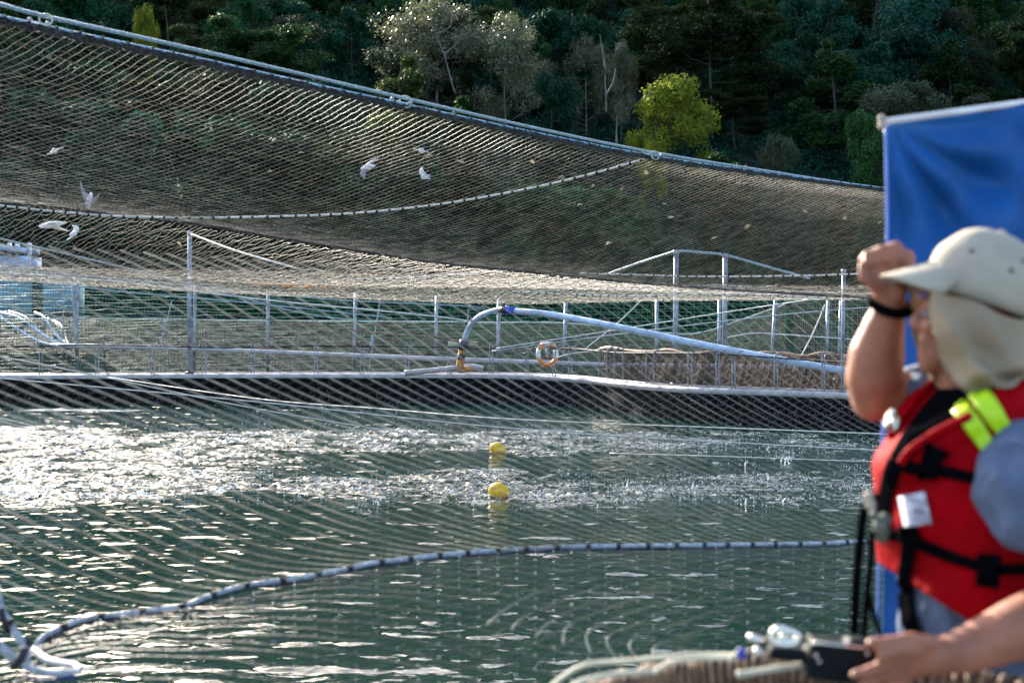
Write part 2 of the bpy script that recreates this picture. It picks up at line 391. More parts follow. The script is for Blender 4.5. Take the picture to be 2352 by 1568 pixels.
SPEC = [  # px, tip py, Y, kind, width px, label
    (1545, 165, 131, 'yellow', 215, 'bright yellow green tree glowing in sunlight against the dark slope'),
    (1690, 222, 141, 'olive', 150, 'dull olive spreading tree just right of the bright yellow green tree'),
    (1500, 318, 126, 'yellow', 80, 'small sunlit bush at the foot of the bright yellow green tree'),
    (1010, -25, 150, 'silver', 300, 'largest silvery leaved tree with pale forked trunk at the top of the frame'),
    (1165, 18, 146, 'silver', 210, 'silvery leaved tree right behind the largest silvery tree, sunlit top'),
    (1345, 68, 150, 'silver', 130, 'slim silvery tree with sunlit crown between the forest and the pale v shaped trunk'),
    (1425, 84, 149, 'silver', 120, 'small silver crowned tree above the pale v shaped bare trunk'),
    (905, 100, 138, 'grey', 180, 'grey green tree with drooping branches in front of the largest silvery tree'),
    (670, 30, 150, 'grey', 150, 'grey leafed round tree standing alone in the upper left shade'),
    (335, 2, 152, 'yellow', 62, 'yellowish sunlit tree cut by the top edge at upper left'),
    (2190, 72, 146, 'cone2', 150, 'green tree with a bright yellow tip in the upper right'),
    (1925, 68, 140, 'cone', 190, 'tall dark cone shaped tree in the middle of the right slope'),
    (2000, 250, 120, 'broad_green', 150, 'green tree directly left of the blue tarpaulin corner'),
    (1790, 300, 118, 'grey', 110, 'greyish low tree just above the net rope on the right'),
    (1260, 150, 134, 'broad_teal', 150, 'blue green broad tree below the sunlit silvery crowns'),
]
for i, (px, top, Y, kd, wpx, lab) in enumerate(SPEC):
    x, H = at_px(px, top, Y); H = max(H, 5.); kh, kw = KINDS[kd][0], KINDS[kd][1]
    tree(kd, x, Y, wpx*Y/F/kw, i*1.3, lab, sz=max(H/kh/.98, .35), name='tree')
lab_for = {'broad_teal': 'broad blue green tree in shade on the forested hillside', 'teal2': 'low wide blue green tree in shade on the forested hillside',
           'broad_green': 'mid green leafy tree in shade on the forested hillside', 'olive': 'dark olive flat topped tree on the forested hillside',
           'cone': 'tall dark narrow tree on the forested hillside', 'cone2': 'narrow green tree on the forested hillside', 'grey': 'greyish leaved tree on the forested hillside'}
cnt = 0; r2 = random.Random(11)
yy = 100.
while yy < 262:
    half = yy*.40+6; step = 8.2 + (yy-100)*.012
    x = -half + r2.uniform(0, step)
    while x < half:
        X, Yp = x + r2.uniform(-2.5, 2.5), yy + r2.uniform(-3, 3)
        kd = r2.choice(['broad_teal', 'teal2', 'teal2', 'broad_green', 'broad_teal', 'olive', 'cone', 'cone2', 'grey'])
        s = r2.uniform(.7, 1.1)
        px = CX + X/Yp*F; ok = True
        for (sx, st, sY, sk, sw, _) in SPEC:
            if abs(px - sx) < sw*.75 and sY-14 < Yp < sY+3: ok = False
        if ok and cnt < 292:
            tree(kd, X, Yp, s, r2.uniform(0, 6.28), lab_for[kd], group='trees covering the shaded hillside'); cnt += 1
        x += step*r2.uniform(.8, 1.25)
    yy += 8.6
# bushes between the trees: a mass nobody could count
cent = []; rad = []
for i in range(6500):
    y = 96 + 170*random.random()**1.1; x = random.uniform(-.42, .42)*y; cent.append((x, y, hz(x, y)+.7)); rad.append(random.uniform(.9, 2.3))
V, Fq = leaf_cloud(cent, rad, 420000, .27, .7, .5)
link('undergrowth', newmesh('undergrowth', V, Fq), L['teal'], kind='stuff', label='dense dark green undergrowth covering the hillside between the trees', cat='undergrowth')
# pale v-shaped bare trunk and stump
def bare(name, paths, Y, lab, m='bark_pale'):
    e = thing(name, lab, 'tree'); base = P(paths[0][0][0], paths[0][0][1], Y)
    for p in paths:
        pts = pxpath([(a, b_, Y) for a, b_, *_ in p], 4); k = len(pts)
        t = MB(); t.tube(pts, [.11*(1-.75*i/(k-1)) for i in range(k)], 7); t.obj('trunk' if p is paths[0] else 'branch', M[m], e)
bare('dead_tree', [[(1392, 260), (1392, 218), (1390, 190), (1391, 150)], [(1392, 218), (1408, 190), (1415, 155)], [(1391, 165), (1385, 120), (1378, 80)]], 131, 'pale leafless tree forking in a v on the dark slope')
bare('dead_tree', [[(1416, 330), (1416, 300), (1417, 266)]], 124, 'short pale dead stump standing just above the long net rope')
bare('dead_tree', [[(1045, 215), (1032, 170), (1020, 125), (1000, 80), (985, 40)], [(1020, 125), (1050, 100), (1062, 70)], [(1000, 80), (1035, 60), (1040, 20)]], 141, 'pale forked leaning trunk in front of the largest silvery tree')

# ---------------------------------------------------------------- netting
def cub(a, n):
    "Catmull-Rom resample of control values along axis 0 at parameters n (0..len-1)"
    a = np.asarray(a, float); n = np.clip(np.asarray(n, float), 0, len(a)-1-1e-9); i = np.floor(n).astype(int); t = (n-i)
    t = t.reshape(t.shape + (1,)*(a.ndim-1)) if a.ndim > 1 else t
    p0 = a[np.maximum(i-1, 0)]; p1 = a[i]; p2 = a[np.minimum(i+1, len(a)-1)]; p3 = a[np.minimum(i+2, len(a)-1)]
    return .5*(2*p1 + (p2-p0)*t + (2*p0-5*p1+4*p2-p3)*t*t + (3*p1-p0-3*p2+p3)*t**3)
class Sheet:
    """a hanging net: control rows (each a list of picture point + distance) turned into points in the world.
    u runs along the rows in mesh units, v across them; spac gives the mesh width along the top row."""
    def __init__(s, rows, NV, spac, vpow=1.0, skew=0., NU=None):
        s.rows = [PN(np.array(r, float)) for r in rows]; s.NV = NV; s.vpow = vpow
        top = np.array(rows[0], float); m = 400; t = np.linspace(0, len(top)-1, m); pts = cub(top, t)
        seg = np.hypot(np.diff(pts[:, 0]), np.diff(pts[:, 1])); sp = np.interp(pts[:-1, 0], [q[0] for q in spac], [q[1] for q in spac])
        cu = np.concatenate([[0], np.cumsum(seg/sp)]); s.NU = cu[-1]; s.cu = cu; s.t = t; s.R = np.stack([cub(r, np.linspace(0, len(r)-1, m)) for r in s.rows])
        s.m = m; s.skew = skew
    def at(s, u, v):
        t = np.interp(u - s.skew*v, s.cu, s.t)/s.t[-1]*(s.m-1); i = np.clip(np.floor(t).astype(int), 0, s.m-2); f = (t-i)[..., None]
        vv = np.clip(v/s.NV, 0, 1)**s.vpow*(len(s.rows)-1); j = np.clip(np.floor(vv).astype(int), 0, len(s.rows)-2) if len(s.rows) > 1 else 0
        g = (vv-j)[..., None]; n = len(s.rows)
        def row(jj): jj = np.clip(jj, 0, n-1); return s.R[jj, i]*(1-f) + s.R[jj, i+1]*f
        p0, p1, p2, p3 = row(j-1), row(j), row(j+1), row(j+2)
        return .5*(2*p1 + (p2-p0)*g + (2*p0-5*p1+4*p2-p3)*g*g + (3*p1-p0-3*p2+p3)*g**3)
    def strands(s, fam, step=1., sub=2, jit=.06, kink=1., umin=0, umax=None, keep=1.):
        "polylines of one diagonal family"
        umax = s.NU if umax is None else umax; out = []
        vs = np.arange(0, s.NV + .5/sub, .5/sub*2)
        c = umin - (s.NV if fam > 0 else 0)
        while c < umax + (0 if fam > 0 else s.NV):
            u = c + fam*vs; ok = (u >= umin) & (u <= umax)
            if ok.sum() > 2:
                U, Vv = u[ok], vs[ok]; p = s.at(U, Vv)
                k = np.round(Vv*2) % 2; ph = np.sin(U*3.1+Vv*1.7)*.5
                loc = np.linalg.norm(np.diff(p, axis=0), axis=1).mean()
                p = p + (rng.normal(size=p.shape)*jit*loc + (k-.5)[:, None]*np.array([.10, 0, .16])*loc*.5*kink)
                out.append(p)
            c += step
        return out
def tubes(curves, r, sides=3, taper=None):
    Vs, Fs, b = [], [], 0; ang = np.arange(sides)*2*np.pi/sides
    for p in curves:
        t = np.gradient(p, axis=0); t /= np.linalg.norm(t, axis=1)[:, None]+1e-12
        a = np.cross(t, [0, 0, 1.]); la = np.linalg.norm(a, axis=1)[:, None]; a = np.where(la > .05, a/(la+1e-9), [1., 0, 0]); c = np.cross(a, t)
        rr = r if np.isscalar(r) else r(p)[:, None, None]
        ring = p[:, None] + (a[:, None]*np.cos(ang)[None, :, None] + c[:, None]*np.sin(ang)[None, :, None])*rr
        n_ = len(p); Vs.append(ring.reshape(-1, 3)); i = np.arange(n_-1)[:, None]*sides; k = np.arange(sides)[None]; k2 = (k+1) % sides
        Fs.append(np.stack([b+i+k, b+i+k2, b+i+sides+k2, b+i+sides+k], -1).reshape(-1, 4)); b += n_*sides
    return np.concatenate(Vs), np.concatenate(Fs)
def twine(name, curves, r, m, parent, **kw):
    V, Fq = tubes(curves, r); return link(name, newmesh(name, V, Fq, True), m, parent, **kw)

# roof net over the pen: nearest bay, hung from the long rope
ROPE = [(-420, -55, 6.4), (-150, 5, 7.1), (0, 38, 7.6), (240, 90, 8.3), (465, 137, 9.0), (700, 190, 9.9), (930, 240, 10.8), (1215, 302, 12.3), (1500, 358, 14.4), (1770, 398, 16.3), (2040, 433, 18.3), (2330, 468, 21)]
bird = thing('bird_net', 'grey brown diamond mesh roof net sagging from the long pale blue rope over the pen', 'net')
r0 = ROPE
def drift(base, dy, dx, dd): return [(p[0]+dx_, y_, p[2]+d_) for p, y_, dx_, d_ in zip(base, dy, dx, dd)]
r1 = drift(ROPE, [95, 145, 180, 222, 258, 296, 335, 375, 410, 440, 468, 492], [90, 85, 80, 76, 70, 62, 55, 45, 38, 30, 22, 15], [1.4]*12)
r2_ = drift(ROPE, [230, 270, 297, 330, 360, 390, 420, 450, 478, 502, 522, 540], [165, 155, 148, 138, 125, 112, 95, 78, 60, 45, 28, 20], [2.9]*12)
r3 = drift(ROPE, [345, 380, 400, 430, 458, 485, 508, 530, 550, 568, 582, 596], [215, 205, 196, 182, 162, 138, 105, 70, 38, 15, -5, -15], [4.2]*12)
r4 = drift(ROPE, [425, 450, 468, 495, 522, 550, 576, 600, 622, 638, 650, 662], [250, 238, 226, 205, 172, 130, 80, 30, -12, -38, -50, -55], [5.2]*12)
r5 = drift(ROPE, [455, 472, 488, 513, 544, 574, 600, 624, 648, 667, 682, 696], [262, 248, 232, 206, 168, 118, 60, 2, -45, -68, -78, -80], [5.9]*12)
A1 = Sheet([r0, r1, r2_, r3, r4, r5], 64, [(-420, 26), (0, 24), (960, 17), (1500, 13), (2040, 9.5), (2400, 8)], .92)
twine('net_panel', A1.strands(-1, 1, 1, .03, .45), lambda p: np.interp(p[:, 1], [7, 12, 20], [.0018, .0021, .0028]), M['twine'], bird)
twine('net_panel', A1.strands(1, 1, 1, .045, .6), lambda p: np.interp(p[:, 1], [7, 12, 20], [.0017, .0021, .0028]), mat('shaded net twine', (.20, .18, .15), .6, var=.4, scale=6, transl=.3), bird)  # second strand family has its shade put in as darker twine
# second bay behind the first fold
b0 = [(-420, 395, 12.5), (-60, 440, 13.6), (140, 470, 14.2), (300, 497, 14.8), (520, 530, 15.8), (700, 560, 17), (900, 588, 18.2), (1150, 614, 19.8), (1400, 640, 21.5), (1700, 662, 23.5), (2330, 684, 27)]
b1_ = [(-420, 470, 14), (-60, 500, 15), (140, 525, 15.8), (300, 548, 16.5), (520, 575, 17.6), (700, 596, 18.8), (900, 612, 20), (1150, 630, 21.6), (1400, 648, 23), (1700, 666, 25), (2330, 686, 28.5)]
b2_ = [(-420, 560, 16), (-60, 585, 17.2), (140, 600, 18), (300, 613, 18.8), (520, 625, 20), (700, 634, 21), (900, 641, 22.2), (1150, 648, 23.6), (1400, 656, 25), (1700, 670, 26.5), (2330, 688, 30)]
b3_ = [(-420, 595, 18.5), (-60, 612, 19.5), (140, 625, 20.4), (300, 636, 21.2), (520, 648, 22.4), (700, 655, 23.4), (900, 660, 24.4), (1150, 662, 25.6), (1400, 668, 27), (1700, 675, 28.5), (2330, 690, 32)]
A2 = Sheet([b0, b1_, b2_, b3_], 24, [(-420, 17), (0, 15), (520, 12), (1150, 11), (2330, 10)], .85)
twine('net_panel', A2.strands(-1, 1, 1, .04, .6), lambda p: np.interp(p[:, 1], [14, 18, 24], [.0025, .0017, .0013]), mat('greyed net twine', (.21, .20, .17), .5, var=.3, transl=.2), bird)
twine('net_panel', A2.strands(1, 1, 1, .05), lambda p: np.interp(p[:, 1], [14, 18, 24], [.0024, .0016, .0012]), M['twine_beige'], bird)
# far bays: low dense band just above eye level
c0 = [(-420, 585, 21), (0, 607, 23), (300, 618, 24), (680, 622, 26), (1150, 640, 28), (1500, 652, 29), (1800, 655, 30), (2330, 655, 32)]
c1 = [(-420, 600, 23), (0, 622, 25), (300, 636, 26), (680, 644, 28), (1150, 660, 30), (1500, 668, 31), (1800, 668, 32), (2330, 665, 34)]
c2 = [(-420, 615, 26), (0, 635, 28), (300, 652, 29), (680, 668, 31), (1150, 682, 33), (1500, 682, 34), (1800, 682, 35), (2330, 678, 37)]
c3 = [(-420, 620, 28), (0, 641, 30), (300, 660, 31), (680, 679, 33), (1150, 696, 35), (1500, 690, 36), (1800, 687, 37), (2330, 684, 39)]
A3 = Sheet([c0, c1, c2, c3], 26, [(-420, 5), (0, 4.6), (1150, 4.2), (2330, 4.2)], .9)
twine('net_panel', A3.strands(-1, 1, 1, .06), .0022, M['twine_beige'], bird)
twine('net_panel', A3.strands(1, 1, 1, .06), .0020, M['twine_beige'], bird)
# straw coloured weed caught in the far fold
mb = MB()
for i in range(70):
    x = random.uniform(560, 780); y = 648 + (x-560)*.065 + random.gauss(0, 2.2); l = random.uniform(8, 26)
    mb.tube([P(x, y, 27.5), P(x+l*.5, y+random.uniform(0, 2), 27.5), P(x+l, y+l*.08, 27.5)], .006, 3)
mb.obj('caught_weed', M['rust'], bird)
def sheet_depth(sh, px, py):
    if not hasattr(sh, 'pc'):
        U_, V_ = np.meshgrid(np.linspace(0, sh.NU, 400), np.linspace(0, sh.NV, 120)); p = sh.at(U_.ravel(), V_.ravel())
        c, s_ = math.cos(TH), math.sin(TH); Y, Zr = p[:, 1], p[:, 2]-CAMZ
        dp = Y*c - Zr*s_; up = Y*s_ + Zr*c; sh.pc = np.stack([CX + F*p[:, 0]/dp, CY - F*up/dp, Y], -1)
    q = sh.pc; k = np.argmin((q[:, 0]-px)**2 + (q[:, 1]-py)**2*2); return q[k, 2]
# black selvedge bundled under the rope
sel = []
for q in range(26):
    off = random.uniform(2, 15); ph = random.uniform(0, 6); pts = []
    for t in np.linspace(0, len(ROPE)-1, 500):
        c = cub(np.array(ROPE), np.array([t]))[0]; k = 8.5/c[2]
        pts.append((c[0], c[1] + (off + 3*math.sin(t*23+ph) + random.gauss(0, 1.3))*k, c[2] + .03*math.sin(t*31+ph*2)))
    sel.append(PN(np.array(pts)))
twine('selvedge', sel, .0045, M['twine_dark'], bird)
lace = [PN(np.array([cub(np.array(ROPE), np.array([t]))[0] for t in np.linspace(0, len(ROPE)-1, 260)]))]
V, Fq = tubes(lace, .010, 8); link('edge_rope', newmesh('edge_rope', V, Fq, True), M['rope_lace'], bird)
mb = MB(); prev = None
L3 = lace[0]; acc = 0
for i in range(1, len(L3)):
    acc += np.linalg.norm(L3[i]-L3[i-1])
    if acc > .17:
        acc = 0; t = Vector(L3[i]-L3[i-1]).normalized(); mb = MB(); mb.tube([Vector(L3[i])-t*.009, Vector(L3[i])+t*.009], .0145, 8); mb.obj('lashing', M['twine_black'], bird)
def striped_rope(name, pts, r, m, parent, pitch, wrap=.35, dark='twine_black', n=8, **kw):
    "a rope whipped at intervals with dark twine; returns the rope object"
    mb = MB(); mb.tube(pts, r, n); o = mb.obj(name, m, parent, **kw); acc = 0
    for i in range(1, len(pts)):
        acc += (pts[i]-pts[i-1]).length
        if acc > pitch:
            acc = 0; t = (pts[i]-pts[i-1]).normalized(); tw = Vector((0, 0, 1)).cross(t)*r*.5
            mb = MB(); mb.tube([pts[i]-t*pitch*wrap*.5-tw, pts[i]+t*pitch*wrap*.5+tw], r*1.18, n); mb.obj('lashing', M[dark], o)
    return o
seam = [(1500, 360), (1430, 380), (1350, 402), (1230, 430), (1100, 455), (980, 473), (850, 487), (760, 493), (680, 496), (500, 500), (300, 498), (150, 488), (0, 472), (-120, 455)]
sp = pxpath([(x, y, sheet_depth(A1, x, y)-.12) for x, y in seam], 22)
# smooth the distance so that the rope hangs cleanly
yy_ = np.array([p.y for p in sp]); ker = np.ones(41)/41; yp = np.pad(yy_, 20, 'edge'); ys = np.convolve(yp, ker, 'valid')
sp = [Vector((p.x*y/p.y, y, CAMZ + (p.z-CAMZ)*y/p.y)) for p, y in zip(sp, ys)]
striped_rope('seam_rope', sp, .0105, M['rope_white'], bird, .11, .3)
for path, dd, rr in (([(1150, 621), (1060, 629), (980, 635), (900, 640), (820, 642)], 22.0, .012), ([(1330, 628), (1450, 631), (1600, 635), (1800, 634), (1950, 630), (2060, 624)], 22.5, .014),
                     ([(1176, 655), (1330, 664), (1480, 664), (1640, 655), (1760, 664), (1900, 676)], 27, .012), ([(1176, 669), (1300, 675), (1450, 680), (1650, 676), (1900, 684)], 28, .012)):
    striped_rope('seam_rope', pxpath([(x, y, dd) for x, y in path], 16), rr, M['rope_white'], bird, .14, .35)
# long support rope above, with rings and tied clips
SUP = [(-420, -95, 6.4), (-150, -25, 7.1), (0, 10, 7.6), (105, 38, 7.9), (465, 118, 9.0), (930, 226, 10.8), (1215, 291, 12.3), (1500, 350, 14.4), (1770, 394, 16.3), (2020, 432, 18.2), (2330, 470, 21)]
V, Fq = tubes([PN(cub(np.array(SUP), np.linspace(0, len(SUP)-1, 600)))], .0125, 8)
sup = link('support_rope', newmesh('support_rope', V, Fq, True), M['rope_blue'], None, 'thick pale blue rope running above the roof net from upper left to the tarpaulin', 'rope')
def ring(c, R_, r, nrm, n=24):
    nrm = Vector(nrm).normalized(); a = nrm.orthogonal().normalized(); b_ = nrm.cross(a)
    return [Vector(c) + (a*math.cos(2*math.pi*i/n) + b_*math.sin(2*math.pi*i/n))*R_ for i in range(n+1)]
for (px, py, d, kpx, lb) in ((105, 46, 7.9, 90, 'pale ring clip joining the two ropes at the upper left corner'), (932, 234, 10.8, 918, 'pale ring clip joining the two ropes near the middle of the frame'), (1505, 357, 14.3, 1490, 'pale ring clip where the white seam rope meets the edge rope')):
    e = thing('rope_clip', lb, 'clip', 'clips tying the roof net to the support rope'); k = d/F
    c = P(px, py, d-.02); m_ = MB(); m_.tube(ring((c.x, c.y, c.z), 14*k if d < 14 else 10*k, .003, (.3, -1, .2)), .005, 6, False); m_.obj('ring', M['rope_cream'], e)
    m_ = MB()
    for q in range(7):
        x = px - 33*(10/d)**.5 + q*7; y = np.interp(x, [q_[0] for q_ in ROPE], [q_[1] for q_ in ROPE]) - 1
        m_.ell(P(x, y - (4 if q in (0, 6) else 0), d-.01), (.016, .016, .020 if q in (0, 6) else .013), n=10, m=6)
    m_.obj('knot', M['rope_blue'], e)

# near net rising from the hand rope in front of the camera
BR = [(78, 1492, 4.0), (92, 1470, 4.02), (120, 1450, 4.05), (200, 1420, 4.12), (330, 1404, 4.2), (425, 1390, 4.25), (470, 1372, 4.3), (560, 1345, 4.4), (700, 1325, 4.5), (800, 1305, 4.6), (860, 1292, 4.65), (950, 1282, 4.75), (1040, 1272, 4.85), (1176, 1262, 5.0), (1340, 1255, 5.15), (1500, 1253, 5.3), (1650, 1251, 5.45), (1800, 1249, 5.6), (1900, 1247, 5.7), (2010, 1241, 5.85), (2140, 1236, 6.0), (2450, 1230, 6.4)]
nearnet = thing('near_net', 'blurred diamond net in front of the camera below and above the wrapped blue white rope', 'net')
n0 = [(-500, 540, 4.6), (0, 560, 5.2), (500, 590, 6.0), (900, 615, 6.9), (1300, 640, 7.8), (1700, 660, 8.8), (2350, 680, 10)]
n1 = [(-500, 860, 3.9), (0, 870, 4.3), (500, 870, 4.8), (900, 875, 5.4), (1300, 890, 6.1), (1700, 905, 6.9), (2350, 930, 8.2)]
n2 = [(-500, 1150, 3.6), (0, 1140, 3.9), (500, 1110, 4.3), (900, 1090, 4.8), (1300, 1080, 5.4), (1700, 1080, 6.0), (2350, 1085, 7.0)]
n3 = [(-500, 1560, 3.7), (0, 1500, 4.0), (450, 1385, 4.3), (870, 1292, 4.7), (1300, 1258, 5.1), (1700, 1250, 5.5), (2350, 1232, 6.3)]
B = Sheet([n0, n1, n2, n3], 36, [(-500, 66), (0, 58), (900, 44), (1500, 32), (2350, 24)], .92)
twine('net_panel', B.strands(1, 1, 2, .012, .15), lambda p: np.interp(p[:, 2], [1.6, 2.2, 2.6, 3.1], [.0018, .0019, .0030, .0030])*np.interp(p[:, 0], [-.6, 1.2], [1., .55]), M['twine'], nearnet)
twine('net_panel', B.strands(-1, 1, 2, .012, .15), .0012, M['twine_dark'], nearnet)  # crossing strands coloured dark, as the family that catches no light
d0 = [(-60, 1540, 3.95), (200, 1424, 4.12), (425, 1393, 4.25), (700, 1328, 4.5), (950, 1285, 4.75), (1300, 1258, 5.1), (1700, 1251, 5.5), (2450, 1230, 6.4)]
d1 = [(-60, 1640, 3.4), (200, 1540, 3.5), (425, 1500, 3.6), (700, 1450, 3.7), (950, 1420, 3.85), (1300, 1390, 4.1), (1700, 1370, 4.4), (2450, 1345, 5.0)]
d2 = [(-60, 1820, 2.8), (200, 1760, 2.9), (425, 1720, 3.0), (700, 1680, 3.1), (950, 1650, 3.2), (1300, 1620, 3.4), (1700, 1590, 3.6), (2450, 1560, 4.1)]
Cn = Sheet([d0, d1, d2], 17, [(-60, 108), (200, 104), (1000, 94), (1700, 66), (2450, 52)], 1.0)
twine('net_panel', Cn.strands(1, 1, 1, .03), .0017, mat('dim grey twine', (.045, .045, .05), .5, transl=.2), nearnet)
twine('net_panel', Cn.strands(-1, 1, 1, .03), .0019, mat('grey twine', (.085, .085, .09), .5, transl=.2), nearnet)
kn = MB()
for i in range(int(Cn.NU*2)):
    for j in range(int(Cn.NV*2)):
        if (i+j) % 2 == 0 and 0 <= i/2 <= Cn.NU:
            c = Vector(Cn.at(np.array([i/2.]), np.array([j/2.]))[0]); r_ = .0034*random.uniform(.8, 1.2)
            kn.add([c+Vector(q)*r_ for q in ((1, 0, 0), (-1, 0, 0), (0, 1, 0), (0, -1, 0), (0, 0, 1), (0, 0, -1))], [(0, 2, 4), (2, 1, 4), (1, 3, 4), (3, 0, 4), (2, 0, 5), (1, 2, 5), (3, 1, 5), (0, 3, 5)])
kn.obj('mesh_knots', mat('painted glint knots', (.30, .31, .34), .3, var=.2, transl=.2), nearnet)  # pale knot colour stands in for bright glints
hk = MB()
for h_ in ([(1300, 1335), (1230, 1362), (1176, 1388), (1118, 1434)], [(1380, 1345), (1300, 1375), (1204, 1416), (1174, 1448)], [(1450, 1352), (1340, 1390), (1262, 1428), (1230, 1463)], [(1500, 1362), (1400, 1395), (1306, 1436), (1293, 1478)], [(1560, 1375), (1450, 1405), (1352, 1450), (1356, 1497)],
           [(1600, 1390), (1500, 1420), (1397, 1460), (1413, 1508)], [(1640, 1405), (1560, 1430), (1450, 1470), (1464, 1512)], [(1690, 1420), (1600, 1450), (1510, 1480), (1500, 1503)]):
    pt_ = pxpath([(a, b_, 3.75-.06*j) for j, (a, b_) in enumerate(h_)], 6); hk.tube(pt_, [.0006+.0030*max(0, (i/len(pt_)-.58)/.42)**.7 for i in range(len(pt_))], 6)
hk.obj('folded_edge', M['twine'], nearnet)
brp = pxpath(BR, 14)
M['rope_pale'] = mat('weathered pale rope', (.40, .45, .50), .45, var=.25, scale=60, bump=.6, bscale=160)
striped_rope('hand_rope', brp, .0088, M['rope_pale'], None, .112, .26, label='thick pale rope wrapped with black twine curving across the foreground', cat='rope')
mb = MB(); mb.tube([p + Vector((0, .001, -.008)) for p in brp], .0078, 6); mb.obj('under_strand', mat('rope underside shade', (.003, .008, .035), .5), bpy.data.objects['hand_rope'])  # dark strand underneath paints in the rope's shaded underside
kt = thing('rope_knot', 'thick white rope tied in a knot with loose loop at the lower left corner', 'rope')
m_ = MB()
m_.tube(pxpath([(-8, 1350, 3.6), (2, 1400, 3.6), (30, 1445, 3.6), (55, 1485, 3.6), (62, 1525, 3.62)], 8), .0115, 8)
m_.tube(pxpath([(-60, 1470, 3.55), (-10, 1480, 3.55), (20, 1500, 3.56), (44, 1526, 3.58)], 8), .012, 8)
m_.tube(pxpath([(78, 1492, 3.9), (110, 1515, 3.7), (150, 1524, 3.6), (176, 1530, 3.55), (176, 1542, 3.52), (120, 1545, 3.5), (70, 1535, 3.5), (50, 1512, 3.5)], 8), .0098, 8)
m_.obj('loop', M['rope_pale'], kt)
for pp_, r_ in (([(30, 1530, 3.45), (48, 1512, 3.43), (56, 1490, 3.45)], .011), ([(0, 1395, 3.5), (10, 1430, 3.5), (18, 1450, 3.52)], .009), ([(62, 1470, 3.55), (72, 1480, 3.55)], .010), ([(20, 1425, 3.56), (30, 1432, 3.56)], .010)):
    m_ = MB(); m_.tube(pxpath(pp_, 5), r_, 8); m_.obj('lashing', M['twine_black'], kt)
m_ = MB(); m_.tube(pxpath([(52, 1548, 3.52), (90, 1560, 3.5), (176, 1556, 3.5)], 6), .004, 6); m_.obj('under_strand', mat('navy rope', (.01, .03, .16), .5), kt)
# dark crease where the first bay folds
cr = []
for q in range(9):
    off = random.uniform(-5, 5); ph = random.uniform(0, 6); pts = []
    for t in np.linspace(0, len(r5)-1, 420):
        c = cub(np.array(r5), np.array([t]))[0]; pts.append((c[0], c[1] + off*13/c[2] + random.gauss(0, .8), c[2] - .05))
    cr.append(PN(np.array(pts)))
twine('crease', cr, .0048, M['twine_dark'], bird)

# ---------------------------------------------------------------- far floating walkway
ZR = .90
EDGE = [(-500, 858), (0, 863), (500, 861), (900, 861), (1176, 862), (1320, 868), (1450, 881), (1600, 892), (1800, 899), (1980, 906), (2300, 920)]
def edge3(z=ZR, dy=0., back=0.): 
    q = [onz(x, y, ZR) for x, y in EDGE]; return smooth_path([Vector((p.x, p.y+back, z+dy)) for p in q], 14)
walk = thing('floating_walkway', 'dark floating pen walkway with pale wet top crossing the picture beyond the water', 'walkway')
e0 = edge3(); far_e = edge3(back=1.3)
mb = MB(); mb.tube(edge3(z=ZR-.06), .10, 10); mb.obj('edge_pipe', M['pipe_white'], walk)
mb = MB(); mb.tube(edge3(z=ZR-.05, back=1.2), .10, 10); mb.obj('edge_pipe', M['pipe_white'], walk)
V = []; Fc = []
for i, (a, b_) in enumerate(zip(e0, far_e)): V += [a+Vector((0, .08, .02)), b_+Vector((0, -.1, .02)), a+Vector((0, .08, -.06)), b_+Vector((0, -.1, -.06))]
for i in range(len(e0)-1):
    q = i*4; Fc += [(q, q+4, q+5, q+1), (q+2, q+3, q+7, q+6), (q, q+2, q+6, q+4), (q+1, q+5, q+7, q+3)]
link('walking_deck', newmesh('walking_deck', V, Fc), mat('wet pale deck', (.26, .26, .28), .3, var=.5, scale=2.5), walk)
V = []; Fc = []; nz = 7
for i, a in enumerate(e0):
    for k in range(nz):
        t = k/(nz-1); V.append(a + Vector((0, -.09 + .10*math.sin(i*.9+t*3)*t + .05*t, -.10 - t*(ZR+.12))))
for i in range(len(e0)-1):
    for k in range(nz-1): q = i*nz+k; Fc.append((q, q+1, q+nz+1, q+nz))
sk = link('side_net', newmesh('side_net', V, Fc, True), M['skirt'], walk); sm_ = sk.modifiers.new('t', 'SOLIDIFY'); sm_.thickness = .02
def eY(px): 
    y = np.interp(px, [p[0] for p in EDGE], [p[1] for p in EDGE]); return onz(px, y, ZR)
for i, (xa, xb) in enumerate(((-40, -33), (85, 92), (215, 222), (343, 350), (462, 469), (574, 581), (720, 727), (827, 834), (930, 938), (1028, 1035), (1124, 1131), (1207, 1213), (1270, 1276), (1307, 1314), (1376, 1395), (1432, 1412), (1486, 1503), (1583, 1592), (1655, 1648), (1685, 1692), (1790, 1783), (1893, 1898), (1938, 1944))):
    for x, curl in ((xa, 0), (xb, 1)):
        p = eY(x); top = p + Vector((0, .25, 1.02)); m_ = MB()
        pts = [p + Vector((0, .25, 0)), p+Vector((0, .25, .85)), top + (Vector((.06, 0, -.03)) if curl else Vector((0, 0, 0)))]
        if curl: pts += [top + Vector((.22, 0, .04))]
        m_.tube(smooth_path(pts, 4), .017, 6); m_.obj('rail_post', M['steel'], walk)
hr = [(-500, 795), (0, 797), (230, 793), (500, 799), (620, 797), (730, 795), (930, 797), (1040, 797), (1120, 802), (1176, 801), (1205, 812), (1230, 800), (1330, 802), (1420, 809), (1540, 810), (1660, 814), (1800, 822), (1950, 832), (2300, 850)]
for k in range(3):
    pts = []
    for x, y in hr:
        p = eY(x); pts.append(P(x, y + random.uniform(-1.2, 1.2), p.y+.25+k*.02))
    m_ = MB(); m_.tube(smooth_path(pts, 6), .025 if k == 0 else .014, 5); m_.obj('hand_line', M['twine_black'] if k == 0 else M['rope_rust'], walk)
